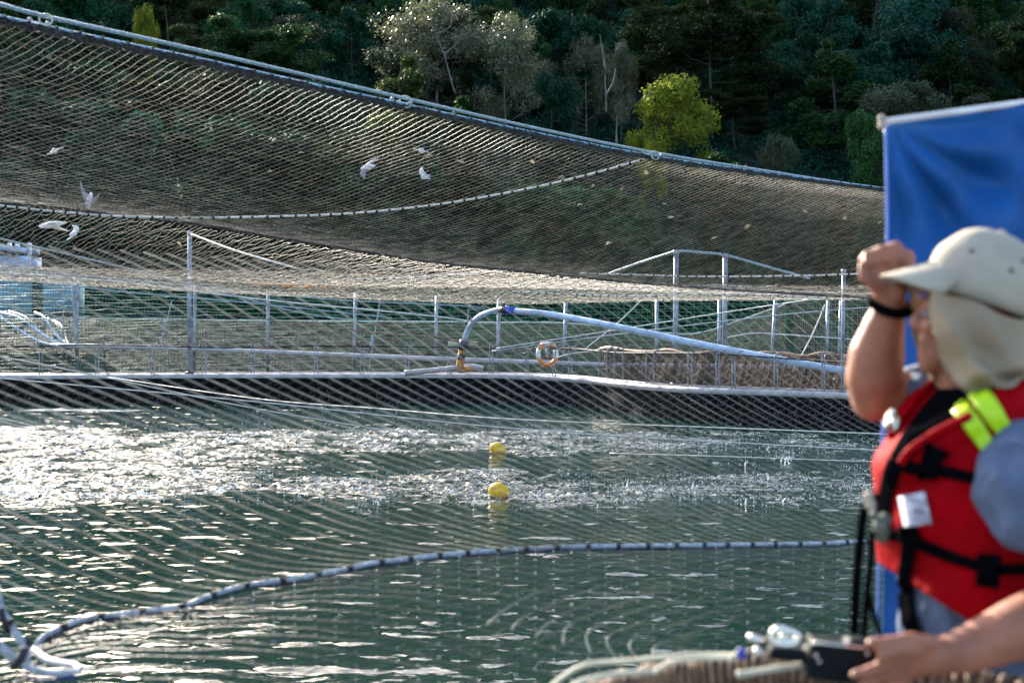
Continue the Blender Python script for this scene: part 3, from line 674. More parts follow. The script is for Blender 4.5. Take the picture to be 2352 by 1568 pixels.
# brown net bundles lying and hanging on the rail
bt = thing('folded_net', 'brown folded net hung over the railing of the walkway right of the life ring', 'net')
m_ = MB(); m_.tube([eY(x) + Vector((0, 1.0, .96+.04*math.sin(x*.05))) for x in np.linspace(1385, 1990, 60)], [.05+.02*math.sin(i*.9) for i in range(60)], 7); m_.obj('net_roll', M['rope_rust'], bt)
# second pen behind: white pipes
for lab, pts, r_ in (('long white floating pipe of the second pen behind the railing', [(120, 794, 50.5), (360, 798, 50.5), (600, 808, 50.4), (800, 816, 50.3), (1000, 824, 50), (1180, 830, 49.7), (1400, 838, 49), (1700, 842, 48), (2000, 845, 47), (2400, 850, 46)], .085),
                     ('white stretch of floating pipe at the left edge behind the railing', [(-400, 790, 62), (-100, 792, 62), (60, 797, 61), (160, 801, 60)], .09),
                     ('white tapering float pipe lying under the rusty bent pipe foot', [(930, 856, 47.5), (1000, 850, 47.5), (1060, 843, 47.5), (1090, 842, 47.5), (1110, 846, 47.5)], .09)):
    m_ = MB(); m_.tube(pxpath(pts, 8), r_, 8); m_.obj('floating_pipe', M['pipe_white'], smooth=True, label=lab, cat='pipe')
# far fence: green netting, beige netting, posts
fence = thing('pen_fence', 'tall green and beige net fence on grey posts standing behind the walkway', 'fence')
def grid_net(name, quad, nx_, ny_, r, m, parent, wob=.02, sides=3):
    "quad: picture rows top & bottom lists (px,py,d)"
    a = PN(np.array(quad[0], float)); b_ = PN(np.array(quad[1], float)); cs = []
    T = np.linspace(0, len(a)-1, 160); A_, B_ = cub(a, T), cub(b_, T)
    for j in range(ny_+1):
        t = j/ny_; c = A_*(1-t)+B_*t; ph = random.uniform(0, 6); c = c + np.stack([0*T, .05*np.sin(T*9+j), wob*np.sin(T*17+ph)+rng.normal(size=len(T))*wob*.25], -1); cs.append(c)
    T2 = np.linspace(0, len(a)-1, nx_+1); A2_, B2_ = cub(a, T2), cub(b_, T2)
    for i in range(nx_+1):
        t = np.linspace(0, 1, 14)[:, None]; c = A2_[i]*(1-t)+B2_[i]*t; c = c + np.stack([wob*np.sin(t[:, 0]*6+i*.7)+rng.normal(size=14)*wob*.3, 0*t[:, 0], 0*t[:, 0]], -1); cs.append(c)
    return twine(name, cs, r, m, parent)
GT = [(-400, 630, 52), (0, 636, 52), (400, 650, 52), (1000, 665, 51), (1500, 672, 50), (2400, 680, 48)]
GB = [(-400, 862, 52), (0, 862, 52), (400, 862, 52), (1000, 862, 51), (1500, 866, 50), (2400, 880, 48)]
grid_net('green_net', (GT, GB), 250, 26, .0088, M['twine_green'], fence, .03)
BT_ = [(-400, 728, 53.5), (0, 732, 53.5), (250, 732, 53.5), (560, 736, 53.5), (900, 738, 52.5), (1130, 740, 52), (1300, 742, 51.5), (1500, 762, 51), (1600, 765, 51), (1700, 735, 51), (1800, 700, 50.5), (1860, 680, 50), (2400, 680, 49)]
BB_ = [(-400, 860, 53.5), (0, 860, 53.5), (250, 860, 53.5), (560, 860, 53.5), (900, 860, 52.5), (1130, 862, 52), (1300, 862, 51.5), (1500, 866, 51), (1600, 868, 51), (1700, 870, 51), (1800, 872, 50.5), (1860, 874, 50), (2400, 880, 49)]
grid_net('beige_net', (BT_, BB_), 620, 44, .0088, M['twine_beige'], fence, .012, 3)
m_ = MB(); m_.tube([Vector(p) for p in PN(cub(np.array(BT_, float), np.linspace(0, 12, 300)))], .03, 5); m_.obj('net_head_rope', M['rope_white'], fence)
for x, yt, yb, d, r_ in ((173, 650, 860, 51.5, .055), (178, 652, 860, 51.7, .04), (447, 655, 862, 51, .055), (615, 668, 862, 51, .06), (815, 672, 862, 51, .06), (1002, 680, 862, 50.5, .06), (1145, 688, 862, 50.5, .065), (1297, 695, 866, 50, .06), (1508, 690, 870, 49.5, .06), (1652, 688, 872, 49, .06), (1775, 690, 876, 49, .055), (1900, 690, 880, 48.5, .06), (1928, 690, 882, 48.5, .05), (145, 648, 846, 53, .03)):
    m_ = MB(); lean_ = {173: -9, 1775: 10, 815: 3, 1297: 5, 1900: 4, 1928: 6}.get(x, 2)
    m_.tube([P(x+lean_*.6, yt, d), P(x-lean_*.6 if x != 173 else x+6, yb, d)], r_, 8); m_.obj('fence_post', M['steel'], fence)
# tall poles that carry the far side of the roof net
for x, yt, yb, d, r_, lb in ((436, 535, 866, 47.9, .075, 'tall thick grey pole rising into the net on the left, foot on the walkway'), (1553, 578, 893, 41.5, .075, 'tall grey pole with rope peak on the right, left of its twin'),
                      (1666, 586, 874, 43.5, .075, 'tall grey pole with white cap, right of its twin'), (1938, 622, 872, 45, .06, 'slender grey pole beside the raised forearm')):
    e = thing('net_pole', lb, 'pole'); m_ = MB(); m_.tube([P(x, yt, d), P(x-1, (yt+yb)/2, d), P(x-1, yb, d)], r_, 10); m_.obj('shaft', M['steel'], e)
    m_ = MB(); m_.tube([P(x, yt-4, d), P(x, yt+6, d)], r_*1.3, 10); m_.obj('cap', M['pipe_white'], e)
    m_ = MB(); f_ = P(x-1, yb, d); m_.tube([f_+Vector((0, 0, -.05)), f_+Vector((0, 0, .18))], r_*2.2, 10); m_.tube([f_+Vector((-.3, 0, .0)), f_+Vector((.3, 0, .0))], .06, 8); m_.obj('foot', M['hdpe'], e)
BRT = [(x, 0, 0) for x in range(1393, 2001, 60)]
top_ = []; bot_ = []
for x, _, _ in BRT: p = eY(x); top_.append(tuple(p + Vector((0, 1.0, .92)))); bot_.append(tuple(p + Vector((0, 1.3, .02))))
cs = []; T_ = np.linspace(0, len(top_)-1, 200); A_, B_ = cub(np.array(top_), T_), cub(np.array(bot_), T_)
for j in range(34): t = j/33; cs.append(A_*(1-t)+B_*t + np.stack([0*T_, .05*np.sin(T_*5+j*.1), .012*np.sin(T_*13+j)], -1))
T_ = np.linspace(0, len(top_)-1, 230); A_, B_ = cub(np.array(top_), T_), cub(np.array(bot_), T_)
for i in range(230): t = np.linspace(0, 1, 10)[:, None]; cs.append(A_[i]*(1-t)+B_[i]*t + np.stack([.02*np.sin(t[:, 0]*7+i), 0*t[:, 0], 0*t[:, 0]], -1))
twine('net_drape', cs, .0085, M['brown_tarp'], bt)
# stay ropes and wires
def line(name, lab, cat, pts, r_, m, n=10):
    mb = MB(); mb.tube(pxpath(pts, n), r_, 6); return mb.obj(name, M[m], label=lab, cat=cat)
LN = [
 ('thin white rope from the left edge dipping to the far yellow buoy', [(-200, 795, 14), (0, 819, 17), (250, 868, 21), (588, 938, 26), (900, 990, 29.5), (1125, 1026, 31)], .010, 'rope_white'),
 ('thin white rope over the water starting at the walkway edge on the left', [(250, 866, 40), (588, 915, 34), (870, 938, 31), (1176, 962, 28), (1764, 986, 25), (2400, 1010, 23)], .011, 'rope_white'),
 ('thin white rope under the walkway edge crossing to the right', [(-200, 850, 22), (0, 868, 24), (588, 922, 25), (1176, 983, 25.5), (1764, 1020, 26), (2400, 1052, 26)], .011, 'rope_white'),
 ('thin white rope entering the glittering water at the left edge', [(-200, 930, 16), (0, 960, 20), (115, 987, 24), (180, 996, 28)], .009, 'rope_white'),
 ('thin white rope skimming the splashes on the right beside the far buoy', [(1400, 1040, 29), (1700, 1049, 27), (2016, 1060, 26), (2400, 1070, 25)], .009, 'rope_white'),
 ('thin pale rope level with the nearer yellow buoy on the right', [(1176, 1157, 22.5), (1350, 1163, 22.4), (1700, 1166, 22), (2400, 1166, 21)], .008, 'rope_cream'),
 ('blue grey rope slanting down across the roof net from the left edge', [(-200, 500, 20), (0, 548, 24), (330, 625, 31), (588, 692, 37), (700, 720, 39), (860, 742, 41)], .018, 'rope_blue'),
 ('rusty cable running down to the bent feed pipe', [(860, 742, 41), (950, 762, 43), (1065, 789, 45)], .024, 'rope_rust'),
 ('lower rusty cable running to the bent feed pipe', [(520, 721, 44), (700, 745, 44.5), (900, 768, 45), (1000, 776, 45.3), (1120, 792, 45.6)], .022, 'rope_rust'),
 ('long white wire from the left edge to the hooks beside the feed pipe', [(-200, 612, 34), (0, 624, 36), (300, 650, 38), (588, 686, 40), (900, 716, 42), (1030, 730, 43.5), (1080, 738, 44)], .024, 'rope_white'),
 ('upper white wire ending in a turnbuckle beside the feed pipe', [(-200, 606, 33), (0, 618, 35), (300, 642, 37), (588, 672, 39), (800, 690, 41), (1080, 703, 43.7)], .02, 'rope_blue'),
 ('third pale wire below the dense band of net on the left', [(-200, 620, 37), (0, 637, 38), (300, 672, 40), (588, 697, 42), (900, 730, 44)], .02, 'rope_blue'),
 ('blue wire rising to the right under the roof net', [(1140, 800, 46), (1400, 760, 44), (1700, 712, 41), (1950, 678, 38), (2400, 640, 35)], .018, 'rope_blue'),
 ('lower blue wire rising to the right behind the feed pipe', [(1130, 806, 46), (1400, 770, 44), (1700, 733, 42), (2000, 705, 40), (2400, 680, 38)], .018, 'rope_blue'),
 ('white guy rope from the top of the left pole', [(440, 538, 47.5), (540, 575, 45), (680, 616, 43)], .03, 'rope_white'),
 ('peaked rope over the two tall poles on the right', [(1400, 628, 44), (1480, 600, 43), (1553, 578, 41.5), (1610, 580, 42.5), (1666, 586, 43.5), (1760, 612, 43.5), (1860, 640, 43)], .04, 'rope_blue'),
 ('white slanting guy line left of the tall poles behind the feed pipe', [(1470, 692, 48), (1420, 740, 48), (1345, 800, 47.5)], .02, 'rope_white'),
 ('slanting guy line beside the raised elbow', [(1895, 700, 47), (1860, 780, 47), (1815, 860, 46.5)], .02, 'rope_white'),
 ('wavy white rope strung between posts on the right', [(1670, 775, 48), (1730, 765, 48), (1800, 768, 48), (1860, 772, 47.5), (1960, 779, 47.5)], .022, 'rope_white'),
 ('slack rope looping over the fence left of the brown folded net', [(1280, 820, 46.5), (1310, 812, 46.5), (1360, 806, 46.5), (1390, 798, 46)], .02, 'rope_white'),
 ('dark rope end hanging from the railing on the left', [(232, 796, 46.5), (240, 810, 46.3), (241, 840, 46.3), (250, 862, 46.2)], .022, 'twine_black'),
]
for lb, pts, r_, m in LN: line('rope' if 'rope' in lb else 'cable', lb, 'rope' if 'rope' in lb or 'line' in lb else 'cable', pts, r_, m)
for x, y0, y1, d, lb in ((390, 690, 790, 50, 'turnbuckle stay wire left of the thick pole'), (868, 690, 850, 50, 'slack stay wire left of the feed pipe')):
    e = thing('stay_wire', lb, 'cable'); m_ = MB(); m_.tube(pxpath([(x+5, y0, d), (x-8, (y0+y1)/2, d), (x-22, y1, d)], 5), .018, 5); m_.obj('wire', M['rope_blue'], e)
    m_ = MB(); m_.tube(pxpath([(x-12, (y0+y1)/2, d), (x-18, (y0*.3+y1*.7), d)], 3), .05, 6); m_.obj('turnbuckle', M['steel'], e)
# turnbuckles beside the feed pipe
m_ = MB()
for (a, b_) in (((1078, 703), (1105, 706)), ((1080, 706), (1105, 709)), ((1078, 735), (1095, 737))): m_.tube([P(*a, 43.7), P(*b_, 43.7)], .03, 6)
m_.tube(ring(P(1110, 707, 43.7), .05, .01, (0, 1, 0)), .018, 6, False); m_.tube(pxpath([(1080, 700, 43.7), (1076, 718, 43.8), (1074, 738, 43.8)], 4), .02, 5)
m_.obj('turnbuckle', M['steel'], label='pale turnbuckle and hook joining the wires above the bend of the feed pipe', cat='turnbuckle')

# feed pipe
fp = thing('feed_pipe', 'pale blue arched feed pipe with blue coupling on a rusty foot', 'pipe')
m_ = MB(); m_.tube(pxpath([(1066, 792, 46), (1069, 772, 45.8), (1082, 745, 45.5), (1105, 725, 45), (1135, 714, 44.6), (1156, 712, 44.4)], 8), .085, 14); m_.obj('bend', M['feed'], fp)
m_ = MB(); m_.tube(pxpath([(1178, 714, 44.2), (1230, 718, 43.5), (1300, 728, 42.8), (1400, 747, 41.6), (1500, 768, 40.6), (1600, 789, 39.7), (1750, 818, 38.5), (1900, 845, 37.5), (2100, 876, 36), (2400, 915, 34)], 8), .098, 16); m_.obj('long_pipe', M['feed'], fp)
m_ = MB(); m_.tube([P(1149, 712, 44.45), P(1164, 712, 44.3)], .115, 14); m_.obj('clamp', M['hdpe'], fp)
m_ = MB(); m_.tube([P(1161, 712, 44.3), P(1167, 712.5, 44.3), P(1168, 713, 44.25), P(1183, 714.5, 44.15)], [.14, .14, .12, .13], 14); m_.obj('coupling', M['blue_c'], fp)
m_ = MB(); m_.tube([P(1067, 782, 46), P(1062, 804, 46)], .15, 12); m_.obj('collar', M['hdpe'], fp)
m_ = MB(); m_.box(P(1063, 789, 46.05), (.95, .05, .14)); m_.obj('bracket', M['rope_cream'], fp)
m_ = MB(); m_.tube(pxpath([(1062, 803, 46), (1058, 825, 46), (1056, 845, 46)], 4), .12, 12); m_.tube(pxpath([(1054, 849, 46.1), (1070, 848, 46), (1085, 847, 46)], 3), .10, 12); m_.obj('foot', M['rust'], fp)
m_ = MB(); m_.tube([P(1061, 812, 45.99), P(1058, 826, 45.99)], .123, 12); m_.obj('worn_band', M['hdpe'], fp)

# life ring
lr = thing('life_ring', 'orange and white life ring hanging on the walkway railing', 'life ring')
c = P(1257, 813, 45.3); c.y = eY(1257).y + .1; c = P(1257, 813, c.y)
def torus_seg(a0, a1, R0, r_, sx=.86):
    m_ = MB(); k = max(4, int((a1-a0)/8)); m_.tube([c + Vector((math.sin(R(a0+(a1-a0)*i/k))*R0*sx, math.cos(R(a0+(a1-a0)*i/k))*R0*.3, math.cos(R(a0+(a1-a0)*i/k))*R0)) for i in range(k+1)], r_, 10); return m_
torus_seg(0, 360, .345, .070).obj('body', M['orange'], lr)
for a0, a1 in ((-22, 22), (68, 112), (248, 292)): torus_seg(a0, a1, .345, .078).obj('white_band', M['white'], lr)
m_ = MB(); m_.tube([c + Vector((math.sin(R(a))*.40*.86, 0, math.cos(R(a))*(.43-.03*math.cos(R(4*a))))) for a in range(0, 361, 12)], .014, 5, False); m_.obj('grab_line', M['rope_white'], lr)
m_ = MB(); m_.tube([c+Vector((0, 0, .25)), c+Vector((-.02, 0, .05)), c+Vector((.03, 0, -.1))], [.03, .06, .03], 7); m_.obj('tie', M['steel'], lr)

# buoys
def buoy(px, py, z0, wpx, hpx, lab, tilt):
    q = onz(px, py, 0); e = thing('buoy', lab, 'buoy', 'yellow buoys in the pen'); s_ = q.y/F
    rx, rz = wpx/2*s_, hpx/2*s_; m_ = MB(); m_.ell((0, 0, 0), (rx, rx*.9, rz), Matrix.Rotation(tilt, 3, 'Y'), 40, 26)
    for i, v in enumerate(m_.V): v += v.normalized()*.0035*math.sin(v.x*14+v.z*11)
    e.location = (q.x, q.y, rz*.62); m_.obj('body', M['buoy'], e)
    m_ = MB(); m_.tube(ring((rx*.55, -rx*.75, -rz*.35), .025, .01, (.4, -1, 0)), .012, 6, False); m_.obj('eye', M['rust'], e)
    m_ = MB(); m_.tube([(rx*.1, 0, rz*1.0), (rx*.35, -.02, rz*.93), (rx*.6, -.03, rz*.72)], .016, 6); m_.obj('tail_rope', M['rope_rust'], e)
    m_ = MB(); m_.ell((0, 0, -rz*.42), (rx*.97, rx*.88, rz*.22), None, 24, 8); m_.obj('scum_line', M['rust'], e)
buoy(1143, 1040, 0, 40, 30, 'farther smaller yellow buoy floating in the upper band of splashes', .35)
buoy(1146, 1141, 0, 51, 42, 'nearer bigger yellow buoy floating in the lower band of splashes', .25)

# cabin on the far left with hoses
cb = thing('site_cabin', 'blue grey cabin behind the fence at the left edge', 'cabin')
a = P(-330, 735, 60); b_ = P(144, 735, 60); zt, zb = P(0, 634, 60).z, P(0, 738, 60).z
m_ = MB(); m_.box(((a.x+b_.x)/2, 61.6, (zt+zb)/2), (b_.x-a.x, 3, zt-zb)); m_.obj('wall', M['cabin'], cb)
m_ = MB(); m_.box(((a.x+b_.x)/2, 61.6, zt+.06), (b_.x-a.x+.3, 3.3, .14)); m_.obj('roof', M['steel'], cb)
m_ = MB(); m_.box((P(85, 680, 60).x, 60.08, (zt+zb)/2), (.42, .1, zt-zb-.1)); m_.obj('door', M['cabin_dark'], cb)
m_ = MB(); m_.box((P(150, 716, 60).x, 60.06, P(150, 722, 60).z), (.9, .2, .35)); m_.obj('crate_shelf', M['brown_tarp'], cb)
m_ = MB(); m_.box(((a.x+b_.x)/2, 60, zb-.85), (b_.x-a.x+2, 5, 1.7)); m_.obj('float_base', M['hdpe'], cb)
gt = thing('boat_wheelhouse', 'pale blue boat roof and window frames seen through the net at the left edge', 'boat')
m_ = MB(); m_.box(P(-120, 553, 66), (7.6, 3, .25), Matrix.Rotation(R(7), 3, 'Y')); m_.obj('roof', M['feed'], gt)
for x in (-60, -8, 22, 40, 68): m_ = MB(); m_.box(P(x, 590, 66), (.14, .2, 1.3)); m_.obj('window_frame', M['white'], gt)
m_ = MB(); m_.box(P(-160, 612, 66.3), (9.5, 2.6, .9)); m_.obj('cabin_side', M['feed'], gt)
m_ = MB(); m_.box(P(-200, 700, 67), (14, 4, 3.2)); m_.obj('hull', M['cabin_dark'], gt)
for i, (pts, m, lb) in enumerate((([(-60, 690, 55), (0, 727, 54), (60, 768, 53), (115, 792, 52), (200, 797, 51)], 'feed', 'lowest pale hose curving down at the left edge'),
    ([(-20, 716, 55), (40, 728, 54), (90, 762, 53), (140, 792, 52), (220, 796, 51)], 'feed', 'second pale blue hose from the left edge'),
    ([(20, 716, 55), (60, 730, 54), (100, 768, 53), (158, 795, 52)], 'pipe_white', 'third white hose from the left edge'),
    ([(80, 718, 55), (100, 728, 54), (122, 760, 53), (150, 792, 52)], 'feed', 'blue grey hose bending in front of the cabin'),
    ([(110, 732, 55), (130, 745, 54), (145, 778, 53), (152, 797, 52)], 'pipe_white', 'short white hose left of its twin in front of the cabin'),
    ([(122, 736, 55), (140, 748, 54), (152, 778, 53), (160, 800, 52)], 'pipe_white', 'short white hose nearest the first fence post'))):
    mb = MB(); mb.tube(pxpath(pts, 6), .055, 8); mb.obj('feed_hose', M[m], label=lb, cat='hose', group='feed hoses by the cabin')

# gulls
def gull(px, py, d, span_px, tips, body, lab, grey=False):
    "tips: two wing tip offsets (px, py, metres), body: nose offset"
    e = thing('seagull', lab, 'seagull', 'seagulls flying over the pen'); c = P(px, py, d); e.location = c
    nose = P(px+body[0], py+body[1], d)-c; m_ = MB(); m_.tube([-nose*1.25, -nose*.95, -nose*.4, nose*.25, nose*.7, nose*.95, nose*1.2], [.02, .045, .085, .10, .07, .06, .012], 10); m_.obj('body', M['gull'], e)
    ax = nose.normalized()
    for (tx, ty, td) in tips:
        t = P(px+tx, py+ty, d+td)-c; m_ = MB(); up = ax.cross(t).normalized()*.015; V = []; N = 9
        for i in range(N):
            k = i/(N-1); cc = t*k + Vector((0, 0, .14))*math.sin(k*math.pi)*t.length*.5 + ax*(.10*math.sin(k*3)-.10*k*k); ch = .13*(1-.82*k**1.6)
            V += [cc+ax*ch+up, cc-ax*ch+up*.3, cc-ax*ch-up*.3, cc+ax*ch-up]
        Fc = []
        for i in range(N-1):
            for q in range(4): Fc.append((i*4+q, i*4+(q+1) % 4, i*4+4+(q+1) % 4, i*4+4+q))
        Fc += [(0, 3, 2, 1), (N*4-4, N*4-3, N*4-2, N*4-1)]
        m_.add(V, Fc); m_.obj('wing', M['gull_grey'] if grey else M['gull'], e)
gull(845, 385, 45, 60, [(22, -22, .3), (-12, 28, -.2)], (-14, 4), 'largest gull with spread wings left of the centre of the roof net', True)
gull(978, 406, 55, 30, [(-12, -22, .2), (6, 6, -.2)], (-9, 2), 'small white gull right of the largest gull')
gull(205, 462, 40, 60, [(-22, -38, .2), (22, -10, -.1)], (-4, 16), 'gull with a tall raised wing at left just above the net fold', True)
gull(120, 516, 40, 60, [(32, 16, .2), (10, -4, -.3)], (-26, 4), 'white gull gliding left below the net fold')
gull(168, 538, 48, 40, [(4, -22, .2), (-10, 12, -.1)], (7, -2), 'small gull right under the gliding gull, wings upright')
gull(125, 347, 42, 30, [(14, -6, .1), (-10, 8, .1)], (-5, 2), 'tiny cream gull high on the left of the net')
gull(968, 346, 50, 30, [(16, 5, .1), (-12, -2, .1)], (6, 2), 'faint cream gull above the small white gull')
# downy feathers caught in the roof net
for i, (px, py) in enumerate([(1852, 486), (1362, 428), (1290, 408), (1428, 432), (1485, 395), (1222, 374), (1060, 372), (985, 358), (1540, 500), (1525, 470), (2035, 545), (2020, 512), (1330, 470), (1180, 330), (690, 350), (412, 560), (620, 395), (1716, 520), (1400, 560), (1640, 545), (1940, 500)]):
    dd = sheet_depth(A1, px, py) - .06; m_ = MB(); k = dd/F; l = random.uniform(7, 15)*k; a = random.uniform(-.9, .9); c = P(px, py, dd)
    for q in range(5):
        o_ = Vector((random.gauss(0, 2.2)*k, 0, random.gauss(0, 1.6)*k)); m_.tube([c+o_-Vector((math.cos(a), 0, math.sin(a)))*l*.5, c+o_+Vector((0, 0, l*.12)), c+o_+Vector((math.cos(a), 0, math.sin(a)))*l*.5], [.001, 1.0*k, .001], 5)
    m_.obj('feather', M['feather'], label='pale downy feather caught in the roof net' if i else 'biggest tan downy feather caught in the roof net near the tarpaulin', cat='feather', group='feathers caught in the roof net')

# splashes thrown up by the feeding fish
mb = MB(); rs = random.Random(5)
def jet(x, y, h, n_):
    for q in range(n_):
        t = rs.random(); p = Vector((x + rs.gauss(0, .13+.10*t), y + rs.gauss(0, .1), .02 + h*t**.8*rs.uniform(.4, 1)))
        r_ = rs.uniform(.004, .0115)*(1.2-.6*t); mb.add([p+Vector(v)*r_ for v in ((1, 0, 0), (-1, 0, 0), (0, 1, 0), (0, -1, 0), (0, 0, 1.6), (0, 0, -1.6))], [(0, 2, 4), (2, 1, 4), (1, 3, 4), (3, 0, 4), (2, 0, 5), (1, 2, 5), (3, 1, 5), (0, 3, 5)])
def col_(x, y, h):
    mb.tube([Vector((x, y, -.02)), Vector((x+rs.uniform(-.02, .02), y, h*.5)), Vector((x+rs.uniform(-.05, .05), y, h))], [.022, .011, .004], 5)
for i in range(420):
    px = rs.uniform(-60, 2050); py = rs.choice([rs.gauss(1000, 13) + max(0, px-1000)*.035, rs.gauss(1125, 20)]); q = onz(px, py, 0); jet(q.x, q.y, rs.uniform(.05, .16) if rs.random() < .85 else rs.uniform(.2, .4), rs.randint(8, 22))
    
for px, py in ((1713, 1150), (1712, 1062), (1440, 1105), (1590, 1110), (1765, 1090), (1800, 1150), (870, 1150), (1085, 1150), (1795, 1050), (1810, 1048), (1803, 1052), (1310, 1030)):
    q = onz(px, py+10, 0); jet(q.x, q.y, .24, 30); col_(q.x, q.y, .12)
# fine spray hanging over the far water
for i in range(5200):
    px = rs.uniform(-40, 1980); py = rs.gauss(955, 34); d = rs.uniform(28, 42); p = P(px, min(py, 1040), d); 
    if p.z < .05: p.z = .05
    r_ = rs.uniform(.004, .010); mb.add([p+Vector(v)*r_ for v in ((1, 0, 0), (-1, 0, 0), (0, 1, 0), (0, 0, 1))], [(0, 2, 3), (2, 1, 3), (1, 0, 3), (0, 1, 2)])
mb.obj('splashes', M['foam_sparkle'], smooth=False, kind='stuff', label='white splashes and droplets thrown up by feeding fish', cat='splash')

# ---------------------------------------------------------------- near walkway, wrapped rail, tarpaulin
DK = 1.38
mb = MB(); mb.box((0, .8, DK-.06), (12, 4.6, .12)); mb.obj('walkway', M['deck'], smooth=False, kind='structure')
wr = thing('wrapped_rail', 'rail thickly wrapped in brown netting at the bottom edge of the frame', 'rail')
rp = pxpath([(1180, 1760, 2.75), (1300, 1660, 2.7), (1400, 1604, 2.66), (1500, 1574, 2.63), (1600, 1557, 2.6), (1750, 1543, 2.56), (1900, 1548, 2.5), (2050, 1565, 2.45), (2250, 1590, 2.4), (2600, 1630, 2.3)], 26)
mb = MB(); mb.tube(rp, [.031 + .005*math.sin(i*1.7) + .004*math.sin(i*.61+1) + random.uniform(-.002, .002) for i in range(len(rp))], 16); mb.obj('netting_wrap', M['cable_roll'], wr)
hel = []; 
for i in range(len(rp)*6):
    t = i/6; k = min(int(t), len(rp)-2); p = rp[k].lerp(rp[k+1], t-k); d_ = (rp[k+1]-rp[k]).normalized(); a = d_.cross(Vector((0, 0, 1))).normalized(); b_ = a.cross(d_); an = t*1.9
    hel.append(p + (a*math.cos(an)+b_*math.sin(an))*(.036+.004*math.sin(t*2.3)))
mb = MB(); mb.tube(hel, .0048, 6); mb.obj('wrapping_cord', mat('tan cord', (.19, .115, .065), .7, var=.35, scale=30), wr)
hel2 = [h_ + Vector((.012, 0, .002*math.sin(i))) for i, h_ in enumerate(hel)]
mb = MB(); mb.tube(hel2, .0036, 5); mb.obj('wrapping_cord', mat('dark brown cord', (.07, .04, .025), .8, var=.3), wr)
for x in (1300, 2560): q = P(x, 1650, 2.6); mb = MB(); mb.tube([q, Vector((q.x, q.y, DK))], .024, 10); mb.obj('post', M['steel'], wr)
for lb, pts, r_ in (('upper long cream cord bending down at the bottom edge', [(1240, 1600, 2.6), (1290, 1556, 2.6), (1340, 1527, 2.6), (1380, 1521, 2.6), (1450, 1516, 2.58), (1540, 1506, 2.56), (1610, 1503, 2.54), (1692, 1504, 2.5)], .0042),
                  ('lower cream cord beneath the long one at the bottom edge', [(1270, 1610, 2.55), (1330, 1566, 2.55), (1400, 1549, 2.55), (1450, 1543, 2.55), (1502, 1541, 2.55)], .0044),
                  ('short cream cord lying on the brown wrapped rail', [(1507, 1542, 2.5), (1520, 1530, 2.5), (1550, 1518, 2.5), (1600, 1512, 2.5), (1680, 1511, 2.48)], .0036),
                  ('cream cord passing below the black pouch', [(1700, 1548, 2.38), (1770, 1536, 2.38), (1830, 1528, 2.38), (1860, 1524, 2.38)], .0052)):
    mb = MB(); pp_ = pxpath(pts, 8); mb.tube(pp_, r_, 10); mb.ell(pp_[0], (r_*1.4,)*3, n=10, m=6); mb.ell(pp_[-1], (r_*1.5,)*3, n=10, m=6); link('cord', newmesh('cord', mb.V, mb.F, True), M['rope_cream'], label=lb, cat='cord')
tp = thing('tarpaulin', 'bright blue tarpaulin stretched on a white pole behind the person', 'tarpaulin')
V = []; Fc = []; nx, ny = 90, 130
for j in range(ny+1):
    v = j/ny
    for i in range(nx+1):
        u = i/nx; xl = np.interp(v, [0, .2, .5, .8, 1], [2037, 2041, 2030, 2016, 2006]); x = xl + (2760-xl)*u
        yt = 283 - (x-2025)*.137; y = yt + (2300-yt)*v; dd = 3.4 + .30*u
        ax_, ay_ = (x-2037)/F*3.4, (y-285)/F*3.4; r_ = math.hypot(ax_, ay_)+.02; th = math.atan2(ay_, ax_)
        bx, by = (2640-x)/F*3.4, (y-200)/F*3.4; rb = math.hypot(bx, by)+.02; tb_ = math.atan2(by, bx)
        f_ = .022*math.sin(th*13+.8)*math.exp(-((r_-.28)/.30)**2)*min(1, r_*7) + .019*math.sin(tb_*15)*math.exp(-((rb-.45)/.38)**2) + .012*math.sin(x*.012+y*.004) + .006*math.sin(y*.031+x*.02)
        V.append(P(x, y, dd+f_))
for j in range(ny):
    for i in range(nx): q = j*(nx+1)+i; Fc.append((q, q+1, q+nx+2, q+nx+1))
o = link('sheet', newmesh('sheet', V, Fc, True), M['tarp'], tp); o.modifiers.new('t', 'SOLIDIFY').thickness = .003
e0_ = [P(2034, 292, 3.39), P(2038, 560, 3.39), P(2030, 900, 3.39), P(2014, 1500, 3.39), P(2006, 2000, 3.39)]
mb = MB(); mb.tube(smooth_path(e0_, 8), .004, 6); mb.obj('hem', mat('pale blue hem', (.10, .20, .55), .4), tp)
mb = MB(); mb.tube([P(2022, 281, 3.385), P(2760, 180, 3.70)], .0080, 10); mb.obj('pole', M['white'], tp)
for y in (272, 289): mb = MB(); mb.ell(P(2025, y, 3.38), (.0095, .0095, .0105)); mb.obj('end_knob', M['cap'], tp)
q = P(2700, 190, 3.70); mb = MB(); mb.tube([q, Vector((q.x, q.y, DK))], .015, 10); mb.obj('post', M['steel'], tp)

